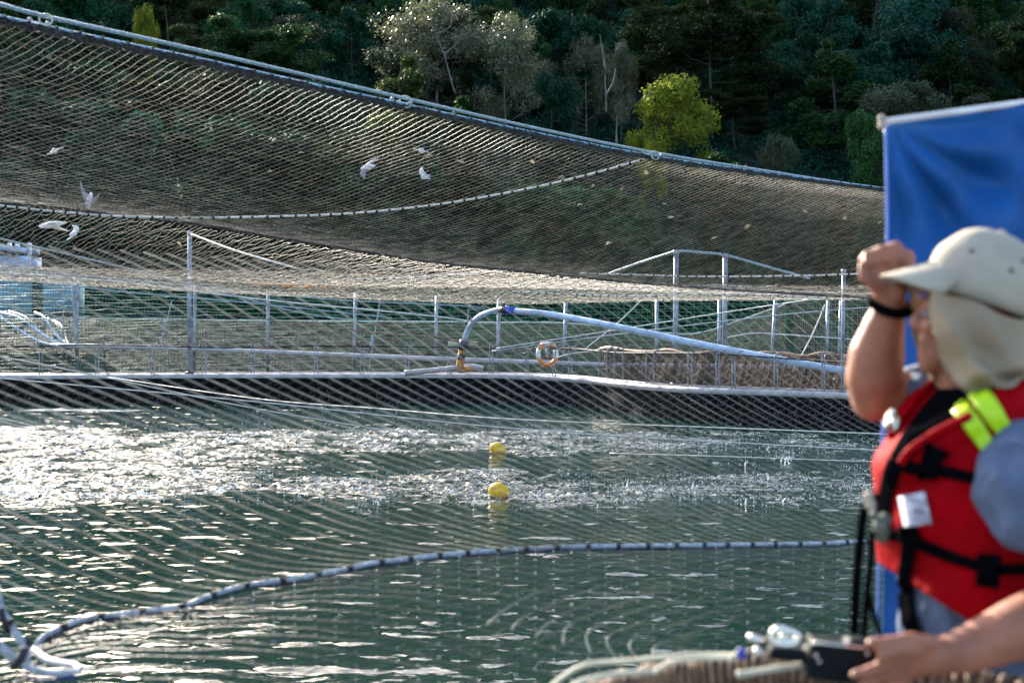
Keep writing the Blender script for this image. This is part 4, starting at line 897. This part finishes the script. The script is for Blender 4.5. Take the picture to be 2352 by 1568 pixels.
# ---------------------------------------------------------------- the person
per = thing('person', 'person in red life vest and beige cap shading the eyes with a raised hand', 'person'); 
G = MB()
X0, Y0 = .885, 2.70
G.loft([(X0+.01, Y0, 2.22, .11, .165), (X0, Y0, 2.34, .112, .16), (X0-.005, Y0, 2.45, .108, .15), (X0-.01, Y0, 2.56, .112, .155), (X0-.01, Y0, 2.66, .118, .17), (X0, Y0, 2.74, .104, .17), (X0+.01, Y0, 2.80, .075, .135), (X0+.015, Y0, 2.845, .05, .08)])
G.capsule(P(2240, 950, Y0), P(2222, 850, Y0-.005), .062, .056, 18)          # neck
rot = Matrix.Rotation(R(-18), 3, 'Y')
G.ell(P(2236, 684, Y0), (.088, .070, .090), rot, 28, 18)                      # skull
G.ell(P(2190, 762, Y0), (.066, .058, .086), None, 24, 16)                    # face
G.ell(P(2158, 815, Y0), (.042, .040, .034), None, 20, 12)                    # jaw
G.ell(P(2134, 838, Y0), (.020, .024, .018), None, 16, 10)                    # chin
G.ell(P(2156, 702, Y0), (.034, .054, .026), None, 18, 10)                    # brow
G.capsule(P(2124, 708, Y0), P(2104, 741, Y0), .010, .0145, 14)               # nose
for sy in (-1, 1):
    G.ell(P(2112, 748, Y0+sy*.011), (.011, .009, .008)); G.ell(P(2205, 752, Y0+sy*.070), (.018, .010, .030)); G.ell(P(2145, 748, Y0+sy*.036), (.022, .020, .018))
G.capsule(P(2119, 781, Y0-.018), P(2119, 781, Y0+.018), .0085, .0085); G.capsule(P(2121, 797, Y0-.015), P(2121, 797, Y0+.015), .0095, .0095)
# raised far arm
G.chain([P(2165, 915, 2.86), P(2085, 905, 2.87), P(2010, 912, 2.85)], [.060, .050, .049], 18)
G.chain([P(2010, 912, 2.85), P(2008, 868, 2.84), P(2014, 815, 2.83), P(2030, 752, 2.81), P(2045, 700, 2.79)], [.050, .057, .055, .042, .031], 18)
G.ell(P(2036, 636, 2.785), (.041, .023, .046), Matrix.Rotation(R(8), 3, 'Y')); G.capsule(P(2046, 702, 2.79), P(2035, 655, 2.785), .030, .030)
G.ell(P(2064, 668, 2.765), (.018, .018, .026))
def finger(pts, r0_): G.chain([P(*p) for p in pts], [r0_, r0_*.97, r0_*.9, r0_*.78][:len(pts)], 12)
finger([(2056, 618, 2.765), (2066, 586, 2.762), (2088, 586, 2.75), (2092, 612, 2.742)], .0128)
finger([(2032, 606, 2.78), (2038, 572, 2.775), (2060, 563, 2.762), (2068, 590, 2.752)], .0118)
finger([(2006, 608, 2.79), (2006, 580, 2.785), (2026, 572, 2.768), (2038, 598, 2.758)], .0112)
finger([(1990, 622, 2.80), (1981, 598, 2.80), (1991, 584, 2.782), (2010, 604, 2.768)], .0098)
finger([(2030, 672, 2.77), (2002, 650, 2.765), (1983, 634, 2.765), (1981, 610, 2.77)], .0125)
# near arm
G.chain([P(2352, 1050, 2.52), P(2400, 1160, 2.46), P(2500, 1345, 2.36)], [.062, .050, .044], 18)
G.chain([P(2500, 1345, 2.36), P(2420, 1408, 2.33), P(2330, 1448, 2.32), P(2250, 1482, 2.31), P(2205, 1498, 2.30)], [.045, .053, .050, .041, .036], 18)
G.ell(P(2140, 1508, 2.30), (.052, .024, .030), Matrix.Rotation(R(-8), 3, 'Y')); G.capsule(P(2205, 1498, 2.30), P(2130, 1508, 2.30), .033, .028)
finger([(2150, 1478, 2.285), (2092, 1466, 2.275), (2040, 1474, 2.265), (2000, 1477, 2.26)], .0125)
finger([(2105, 1492, 2.275), (2070, 1494, 2.265), (2045, 1500, 2.26), (2026, 1506, 2.255)], .0115)
finger([(2098, 1508, 2.285), (2045, 1522, 2.27), (2000, 1538, 2.26), (1962, 1550, 2.255)], .0115)
finger([(2104, 1524, 2.30), (2056, 1542, 2.285), (2015, 1560, 2.275), (1980, 1574, 2.27)], .011)
finger([(2115, 1538, 2.315), (2075, 1562, 2.30), (2040, 1582, 2.29), (2012, 1598, 2.285)], .0098)
for sy in (-1, 1):
    G.chain([(X0+.015, Y0+sy*.09, 2.24), (X0-.01, Y0+sy*.10, 1.86), (X0+.02, Y0+sy*.11, 1.50)], [.085, .055, .04], 16); G.chain([(X0+.02, Y0+sy*.11, 1.47), (X0-.14, Y0+sy*.12, 1.42)], [.040, .035], 14)
body = skin('body', G, M['skinm'], per, .0055, 5)
# eyes
for sy in (-1, 1):
    m_ = MB(); m_.ell(P(2132, 722, Y0+sy*.031), (.010, .010, .009)); e_ = m_.obj('eye', mat('eye white', (.25, .22, .20), .4), per)
    m_ = MB(); m_.ell(P(2124, 721, Y0+sy*.031), (.0050, .0058, .0058)); m_.obj('iris', M['ink'], e_)
# t-shirt
G = MB()
G.loft([(X0+.005, Y0, 2.26, .135, .185), (X0, Y0, 2.36, .137, .182), (X0-.002, Y0, 2.46, .133, .178), (X0-.005, Y0, 2.56, .132, .178), (X0-.005, Y0, 2.66, .135, .190), (X0, Y0, 2.74, .120, .185), (X0+.01, Y0, 2.80, .09, .150), (X0+.015, Y0, 2.85, .062, .095)])
G.chain([P(2348, 1045, 2.53), P(2352, 1110, 2.48), P(2376, 1165, 2.46)], [.066, .088, .082], 22)
G.chain([P(2185, 925, 2.82), P(2130, 905, 2.86)], [.072, .066], 20)
def wrinkle(v):
    return v + Vector((math.sin(v.z*70+v.y*25)*.0025 + (abs(mn.noise(Vector((v.x*20, v.y*20, v.z*8))))-.2)*.030, (abs(mn.noise(Vector((v.x*18+5, v.y*18, v.z*9+v.x*14))))-.2)*.034, 0))
shirt = skin('t_shirt', G, M['shirt'], per, .007, 4, wrinkle)
# trousers and boots
G = MB(); G.loft([(X0+.015, Y0, 2.06, .13, .18), (X0+.01, Y0, 2.20, .135, .187), (X0+.005, Y0, 2.30, .132, .18)])
for sy in (-1, 1): G.chain([(X0+.015, Y0+sy*.09, 2.20), (X0-.01, Y0+sy*.10, 1.86), (X0+.02, Y0+sy*.11, 1.49)], [.105, .08, .065], 18)
skin('trousers', G, M['trousers'], per, .010, 4, wrinkle)
for sy in (-1, 1): G = MB(); G.chain([(X0+.03, Y0+sy*.11, 1.54), (X0+.02, Y0+sy*.11, 1.44), (X0-.13, Y0+sy*.12, 1.425)], [.055, .052, .042], 16); skin('boot', G, M['black'], per, .008, 3)
# life vest
G = MB()
G.loft([(X0-.005, Y0, 2.37, .155, .205), (X0-.01, Y0, 2.44, .163, .21), (X0-.012, Y0, 2.56, .172, .215), (X0-.012, Y0, 2.66, .182, .218), (X0-.006, Y0, 2.73, .172, .205), (X0+.005, Y0, 2.785, .140, .18)])
G.loft([(X0+.005, Y0, 2.77, .145, .175), (X0+.015, Y0, 2.815, .115, .155), (X0+.02, Y0, 2.855, .085, .12)])
G.chain([P(2470, 930, 2.62), P(2360, 915, 2.60), P(2290, 955, 2.56), P(2225, 975, 2.56), P(2130, 1030, 2.57), P(2080, 1075, 2.60)], [.045, .045, .042, .036, .034, .034], 18)
G.chain([P(2352, 870, 2.74), P(2290, 920, 2.66)], [.055, .05], 18)
G.chain([P(2200, 885, 2.80), P(2130, 925, 2.80), P(2075, 985, 2.80), P(2050, 1060, 2.78)], [.030, .032, .034, .034], 18)
def quilt(v): return v + Vector((math.sin(v.z*48)*.003, 0, 0)) + Vector((mn.noise(v*12)*.014, mn.noise(v*14+Vector((3, 3, 3)))*.008, mn.noise(v*25)*.002))
vest = skin('life_vest', G, M['vest'], per, .007, 5, quilt)
bm = bmesh.new(); bm.from_mesh(vest.data)
bmesh.ops.bisect_plane(bm, geom=bm.verts[:]+bm.edges[:]+bm.faces[:], plane_co=(.755, Y0, 2.488), plane_no=(-.62, 0, -1), clear_outer=True)
# arm hole on the near side
for f in [f for f in bm.faces if True]:
    pass
bm.to_mesh(vest.data); bm.free(); vest.data.shade_smooth(); vest.modifiers.new('t', 'SOLIDIFY').thickness = .012
tree_ = BVHTree.FromPolygons([v.co for v in vest.data.vertices], [p.vertices[:] for p in vest.data.polygons])
bt2 = BVHTree.FromPolygons([v.co for v in shirt.data.vertices], [p.vertices[:] for p in shirt.data.polygons])
C0 = Vector((0, 0, CAMZ))
def onto(px, py, off=.004, trees=None, dflt=2.6):
    best = None
    for t_ in (trees or (tree_,)):
        h_ = t_.ray_cast(C0, (P(px, py, 1.)-C0).normalized())
        if h_[0] is not None and (best is None or h_[3] < best[1]): best = (h_[0] + h_[1]*off*(1 if h_[1].dot(C0-h_[0]) > 0 else -1), h_[3])
    return best[0] if best else None
def strap(name, pts, wpx, m, parent=per, off=.004, thick=.003, n=10, nw=5, trees=None, **kw):
    "webbing laid on the vest along a line"
    q = [Vector((a, b_, 0)) for a, b_ in pts]; q = smooth_path(q, n); V = []; last = None
    ws = wpx if isinstance(wpx, (list, tuple)) else [wpx]*2
    rows = []
    for i, p in enumerate(q):
        t = (q[min(i+1, len(q)-1)]-q[max(i-1, 0)]).normalized(); nn_ = Vector((-t.y, t.x, 0)); wd = np.interp(i/(len(q)-1), np.linspace(0, 1, len(ws)), ws); row = []
        for k in range(nw):
            s_ = (k/(nw-1)-.5)*wd; row.append((p+nn_*s_))
        rows.append([(r_, onto(r_.x, r_.y, off, trees)) for r_ in row])
    ds = [h_.y for row in rows for _, h_ in row if h_ is not None]; md = sum(ds)/len(ds) if ds else 2.6
    for row in rows:
        l = [h_.y for _, h_ in row if h_ is not None]; dd = sum(l)/len(l) if l else (last or md); last = dd
        for r_, h_ in row: V.append(h_ if h_ is not None else P(r_.x, r_.y, dd))
    Fc = []
    for i in range(len(q)-1):
        for k in range(nw-1): a_ = i*nw+k; Fc.append((a_, a_+1, a_+nw+1, a_+nw))
    o = link(name, newmesh(name, V, Fc, True), m, parent, **kw); sm = o.modifiers.new('t', 'SOLIDIFY'); sm.thickness = thick; sm.offset = 0; return o
def edge_tube(name, pts, r_, m, off=.006, parent=per):
    q = smooth_path([Vector((a, b_, 0)) for a, b_ in pts], 8); hs = [onto(p.x, p.y, off) for p in q]; ds = [h_.y for h_ in hs if h_]; md = sum(ds)/len(ds) if ds else 2.65
    last = md; out = []
    for p, h_ in zip(q, hs):
        if h_ is not None: last = h_.y
        out.append(h_ if h_ is not None else P(p.x, p.y, last))
    for _ in range(3): out = [out[0]] + [(out[i-1]+out[i]*2+out[i+1])/4 for i in range(1, len(out)-1)] + [out[-1]]
    m_ = MB(); m_.tube(out, r_, 10); return m_.obj(name, m, parent)
strap('inner_collar', [(2212, 872), (2190, 912), (2150, 955), (2105, 1005), (2062, 1062)], [64, 70, 66, 54, 34], M['black'], off=.004, nw=9)
edge_tube('collar_edge', [(2232, 955), (2200, 972), (2160, 992), (2128, 1012), (2096, 1036), (2074, 1064)], .0085, M['vest'])
edge_tube('collar_edge', [(2168, 864), (2140, 886), (2108, 916), (2086, 944), (2066, 972), (2052, 1006)], .0085, M['vest'])
strap('zip_placket', [(2062, 1060), (2046, 1110), (2036, 1160), (2030, 1215)], [34, 32, 30, 30], M['black'], off=.006)
strap('strap', [(2052, 1062), (2090, 1070), (2130, 1078), (2180, 1086), (2222, 1096), (2260, 1100)], 27, M['black'], off=.006)
b_1 = strap('buckle', [(2152, 1026), (2142, 1060), (2130, 1098)], 52, M['black'], off=.012, thick=.010)
strap('strap', [(2008, 1215), (2050, 1225), (2100, 1240), (2150, 1262), (2210, 1286), (2270, 1304), (2352, 1305), (2420, 1300)], 26, M['black'], off=.006)
strap('buckle', [(2273, 1270), (2270, 1305), (2265, 1344)], 50, M['black'], off=.012, thick=.010)
strap('crotch_strap', [(2106, 1215), (2094, 1270), (2088, 1330), (2090, 1390), (2102, 1435), (2118, 1462)], 31, M['black'], off=.010, trees=(tree_, bt2))
strap('buckle', [(2098, 1206), (2096, 1244)], 36, M['black'], off=.014, thick=.008)
lb_ = strap('care_label', [(2098, 1136), (2112, 1206)], 60, M['label'], off=.005, thick=.001, label='white rectangular label with faint grey print')
for k, (y_, l_) in enumerate(((1146, 44), (1153, 50), (1160, 30), (1170, 26), (1176, 34), (1184, 48), (1191, 40), (1198, 46))):
    strap('print_line', [(2116-l_/2+(y_-1170)*.2, y_-l_*.10), (2116+l_/2+(y_-1170)*.2, y_+l_*.10)], 2.6 if k not in (3, 4) else 4.5, M['ink'], parent=lb_, off=.0068, thick=.0006, nw=2, n=3)
strap('reflective_tape', [(2200, 932), (2238, 980), (2276, 1036)], [40, 42, 34], M['lime'], off=.005)
strap('reflective_tape', [(2244, 900), (2276, 944), (2308, 992)], [46, 46, 34], M['lime'], off=.005)
strap('reflective_tape', [(2160, 856), (2172, 874)], 26, M['lime'], off=.005)
m_ = MB()
for a_, b_ in (((2047, 942), (2054, 950)), ((2052, 955), (2044, 978)), ((2040, 968), (2036, 985)), ((2056, 968), (2058, 990))): m_.tube([P(*a_, 2.62), P(*b_, 2.62)], .006, 8)
m_.tube(ring(P(2050, 965, 2.62), .012, .003, (.3, -1, 0)), .004, 6, False); m_.obj('zip_toggle', M['metal'], per)
# hanging lens strap
for pts, wd in (([(2016, 1142), (1996, 1148), (1984, 1180), (1976, 1240), (1968, 1330), (1962, 1455)], 22), ([(2004, 1220), (2000, 1290), (1990, 1380), (1984, 1462)], 16), ([(1990, 1340), (2002, 1390), (2016, 1440), (2022, 1470)], 14)):
    m_ = MB(); m_.tube(pxpath([(a_, b_, 2.5) for a_, b_ in pts], 6), wd/2/1307, 8, flat=.45); m_.obj('hanging_strap', M['black'], per)
m_ = MB(); m_.tube(pxpath([(2034, 1190, 2.52), (2020, 1208, 2.5), (2026, 1236, 2.52)], 5), .012, 8); m_.tube(pxpath([(2002, 1175, 2.5), (2020, 1196, 2.5), (2036, 1222, 2.52)], 5), .007, 8); m_.obj('strap_clip', mat('grey green plastic', (.08, .10, .08), .35), per)
m_ = MB(); m_.tube(pxpath([(1993, 1130, 2.49), (1997, 1150, 2.49), (1999, 1166, 2.49)], 4), .008, 8); m_.obj('strap_toggle', M['cap'], per)
# watch
m_ = MB(); a_ = P(2008, 690, 2.795); b_ = P(2052, 712, 2.79)
cw = P(2046, 703, 2.79); nrm_ = (P(2030, 752, 2.81)-P(2048, 690, 2.785)).normalized(); m_.tube(ring(cw, .034, .01, nrm_, 28), .0105, 8, False, flat=1); m_.obj('wristwatch', M['black'], per)
# cap
CR = R(-19); cc = P(2252, 676, Y0); rotc = Matrix.Rotation(-CR, 3, 'Y')
def capxf(v): return cc + rotc @ v
V = []; Fc = []; na, nb_ = 48, 20
for j in range(nb_+1):
    t = math.pi/2*j/nb_*.985
    for i in range(na):
        a = 2*math.pi*i/na; pan = 1 + .010*abs(math.sin(a*3)) ; z_ = .122*math.cos(t)**.9 if math.cos(t) > 0 else 0; rr_ = math.sin(t)**.85
        v = Vector((.113*rr_*math.cos(a)*pan, .094*rr_*math.sin(a)*pan, z_)); v += Vector((mn.noise(v*28)*.004, mn.noise(v*28+Vector((9, 0, 0)))*.004, mn.noise(v*22)*.004)); V.append(capxf(v))
for i in range(na): V.append(capxf(Vector((.113*math.cos(2*math.pi*i/na), .094*math.sin(2*math.pi*i/na), -.022))))
for j in range(nb_+1):
    for i in range(na): Fc.append((j*na+i, (j+1)*na+i, (j+1)*na+(i+1) % na, j*na+(i+1) % na))
cap = link('cap', newmesh('cap', V, Fc, True), M['cap'], per); cap.modifiers.new('t', 'SOLIDIFY').thickness = .003
btc = BVHTree.FromPolygons([v.co for v in cap.data.vertices], [p.vertices[:] for p in cap.data.polygons])
for x, y in ((2232, 577), (2322, 622), (2350, 600)):
    h_ = onto(x, y, .001, (btc,)); 
    if h_: m_ = MB(); m_.tube(ring(h_, .0042, .002, (C0-h_)), .0014, 6, False); m_.ell(h_, (.0035, .0025, .0035), n=8, m=6); m_.obj('eyelet', mat('grey eyelet', (.12, .12, .12), .8), cap)
m_ = MB(); m_.ell(capxf(Vector((0, 0, .123))), (.009, .009, .006)); m_.obj('top_button', M['cap'], cap)
strap('sweatband_seam', [(2146, 664), (2200, 690), (2260, 716), (2330, 740), (2352, 746)], 5, mat('brown seam', (.16, .13, .09), .9), parent=cap, off=.003, thick=.004, nw=2, trees=(btc,))  # brown seam line along the lower edge of the cap
V = []; Fc = []; na, nb_ = 24, 12
for j in range(nb_+1):
    t = j/nb_
    for i in range(na+1):
        a = -1+2*i/na; L_ = .090*math.sqrt(max(0, 1-.80*a*a)); ang = a*1.05
        base = Vector((-.104*math.cos(ang), .086*math.sin(ang), -.012)); outd = Vector((-1, .10*a, 0)).normalized()
        v = base + outd*L_*t*1.0; v.z += -.030*a*a*(.2+.8*t) - .046*(L_/.09)*t + .044; V.append(capxf(v) + Vector((0, 0, -.012*t)))
for j in range(nb_):
    for i in range(na): q = j*(na+1)+i; Fc.append((q, q+1, q+na+2, q+na+1))
o = link('brim', newmesh('brim', V, Fc, True), M['cap'], cap); o.modifiers.new('t', 'SOLIDIFY').thickness = .005
# neck flap
near_ = [[(2143, 662, 2.628), (2200, 684, 2.600), (2270, 708, 2.592), (2345, 738, 2.610), (2395, 752, 2.66)],
         [(2142, 731, 2.632), (2200, 745, 2.598), (2270, 772, 2.588), (2350, 792, 2.602), (2408, 800, 2.66)],
         [(2157, 808, 2.640), (2212, 820, 2.598), (2275, 838, 2.580), (2352, 846, 2.592), (2418, 850, 2.66)],
         [(2184, 860, 2.645), (2228, 874, 2.598), (2285, 872, 2.572), (2352, 864, 2.580), (2428, 872, 2.66)],
         [(2214, 893, 2.65), (2243, 905, 2.605), (2295, 888, 2.572), (2352, 868, 2.578), (2438, 882, 2.66)]]
rows = []
for r_ in near_:
    q = [P(*c_) for c_ in r_]; far_ = [Vector((v.x, 2*Y0 - v.y, v.z)) for v in reversed(q)]; rows.append(np.array([tuple(v) for v in smooth_path(q + far_, 12)]))
A_ = np.stack(rows); nr = 40; Gd = cub(A_, np.linspace(0, 4, nr)); V = []
for j in range(nr):
    for i in range(Gd.shape[1]):
        v = Vector(Gd[j, i]); t = j/(nr-1); s_ = i/Gd.shape[1]
        v += Vector((0, (-1 if v.y < Y0 else 1), 0))*((1-abs(math.sin(s_*17 - t*4.5)))*.030*min(1, t*2.4) + (1-abs(math.sin(s_*9+t*6.5+.6)))*.026*min(1, t*2.4) + mn.noise(v*14)*.018*min(1, t*3) - .018*min(1, t*2)) + Vector((mn.noise(v*11), 0, mn.noise(v*12+Vector((4, 0, 0)))))*.010*min(1, t*2) + Vector((0, 0, -.004*math.sin(s_*30))) ; V.append(v)
w_ = Gd.shape[1]; Fc = [(j*w_+i, j*w_+i+1, (j+1)*w_+i+1, (j+1)*w_+i) for j in range(nr-1) for i in range(w_-1)]
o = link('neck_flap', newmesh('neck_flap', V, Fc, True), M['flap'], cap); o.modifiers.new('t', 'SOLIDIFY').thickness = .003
# black pouch with metal clip held in the near hand
pc = thing('pouch', 'black pouch with shiny metal clip held in the near hand over the wrapped rail', 'pouch')
G = MB(); c_ = P(1930, 1516, 2.36); G.box(c_, (.115, .05, .066), Matrix.Rotation(R(8), 3, 'Y')); G.box(P(1975, 1500, 2.35), (.05, .04, .05), Matrix.Rotation(R(8), 3, 'Y')); G.box(P(1820, 1500, 2.37), (.08, .03, .022), Matrix.Rotation(R(4), 3, 'Y'))
skin('body', G, M['radio'], pc, .004, 6)
m_ = MB(); m_.tube(pxpath([(1778, 1446, 2.36), (1800, 1445, 2.36), (1828, 1455, 2.36), (1834, 1468, 2.36), (1818, 1478, 2.36), (1786, 1476, 2.36), (1772, 1466, 2.36), (1778, 1446, 2.36)], 5), .0062, 8); m_.tube([P(1790, 1462, 2.36), P(1822, 1468, 2.36)], .005, 8); m_.obj('clip', M['metal'], pc)
m_ = MB(); m_.tube([P(1718, 1462, 2.37), P(1762, 1472, 2.37)], .0058, 8); m_.tube([P(1730, 1492, 2.37), P(1755, 1500, 2.37)], .007, 8); m_.obj('pin', M['metal'], pc)
m_ = MB(); m_.ell(P(1703, 1498, 2.40), (.009, .006, .009)); m_.tube([P(1695, 1504, 2.4), P(1714, 1506, 2.4)], .006, 8); m_.obj('blue_knob', M['blue_c'], pc)
for x, y in ((1875, 1505), (1882, 1518), (1865, 1478), (1995, 1480), (1992, 1500)): m_ = MB(); m_.ell(P(x, y, 2.325), (.0032,)*3, n=8, m=6); m_.obj('rivet', M['metal'], pc)
m_ = MB(); m_.tube([P(1866, 1474, 2.33), P(1990, 1487, 2.32)], .0022, 6); m_.obj('edge_trim', M['metal'], pc)
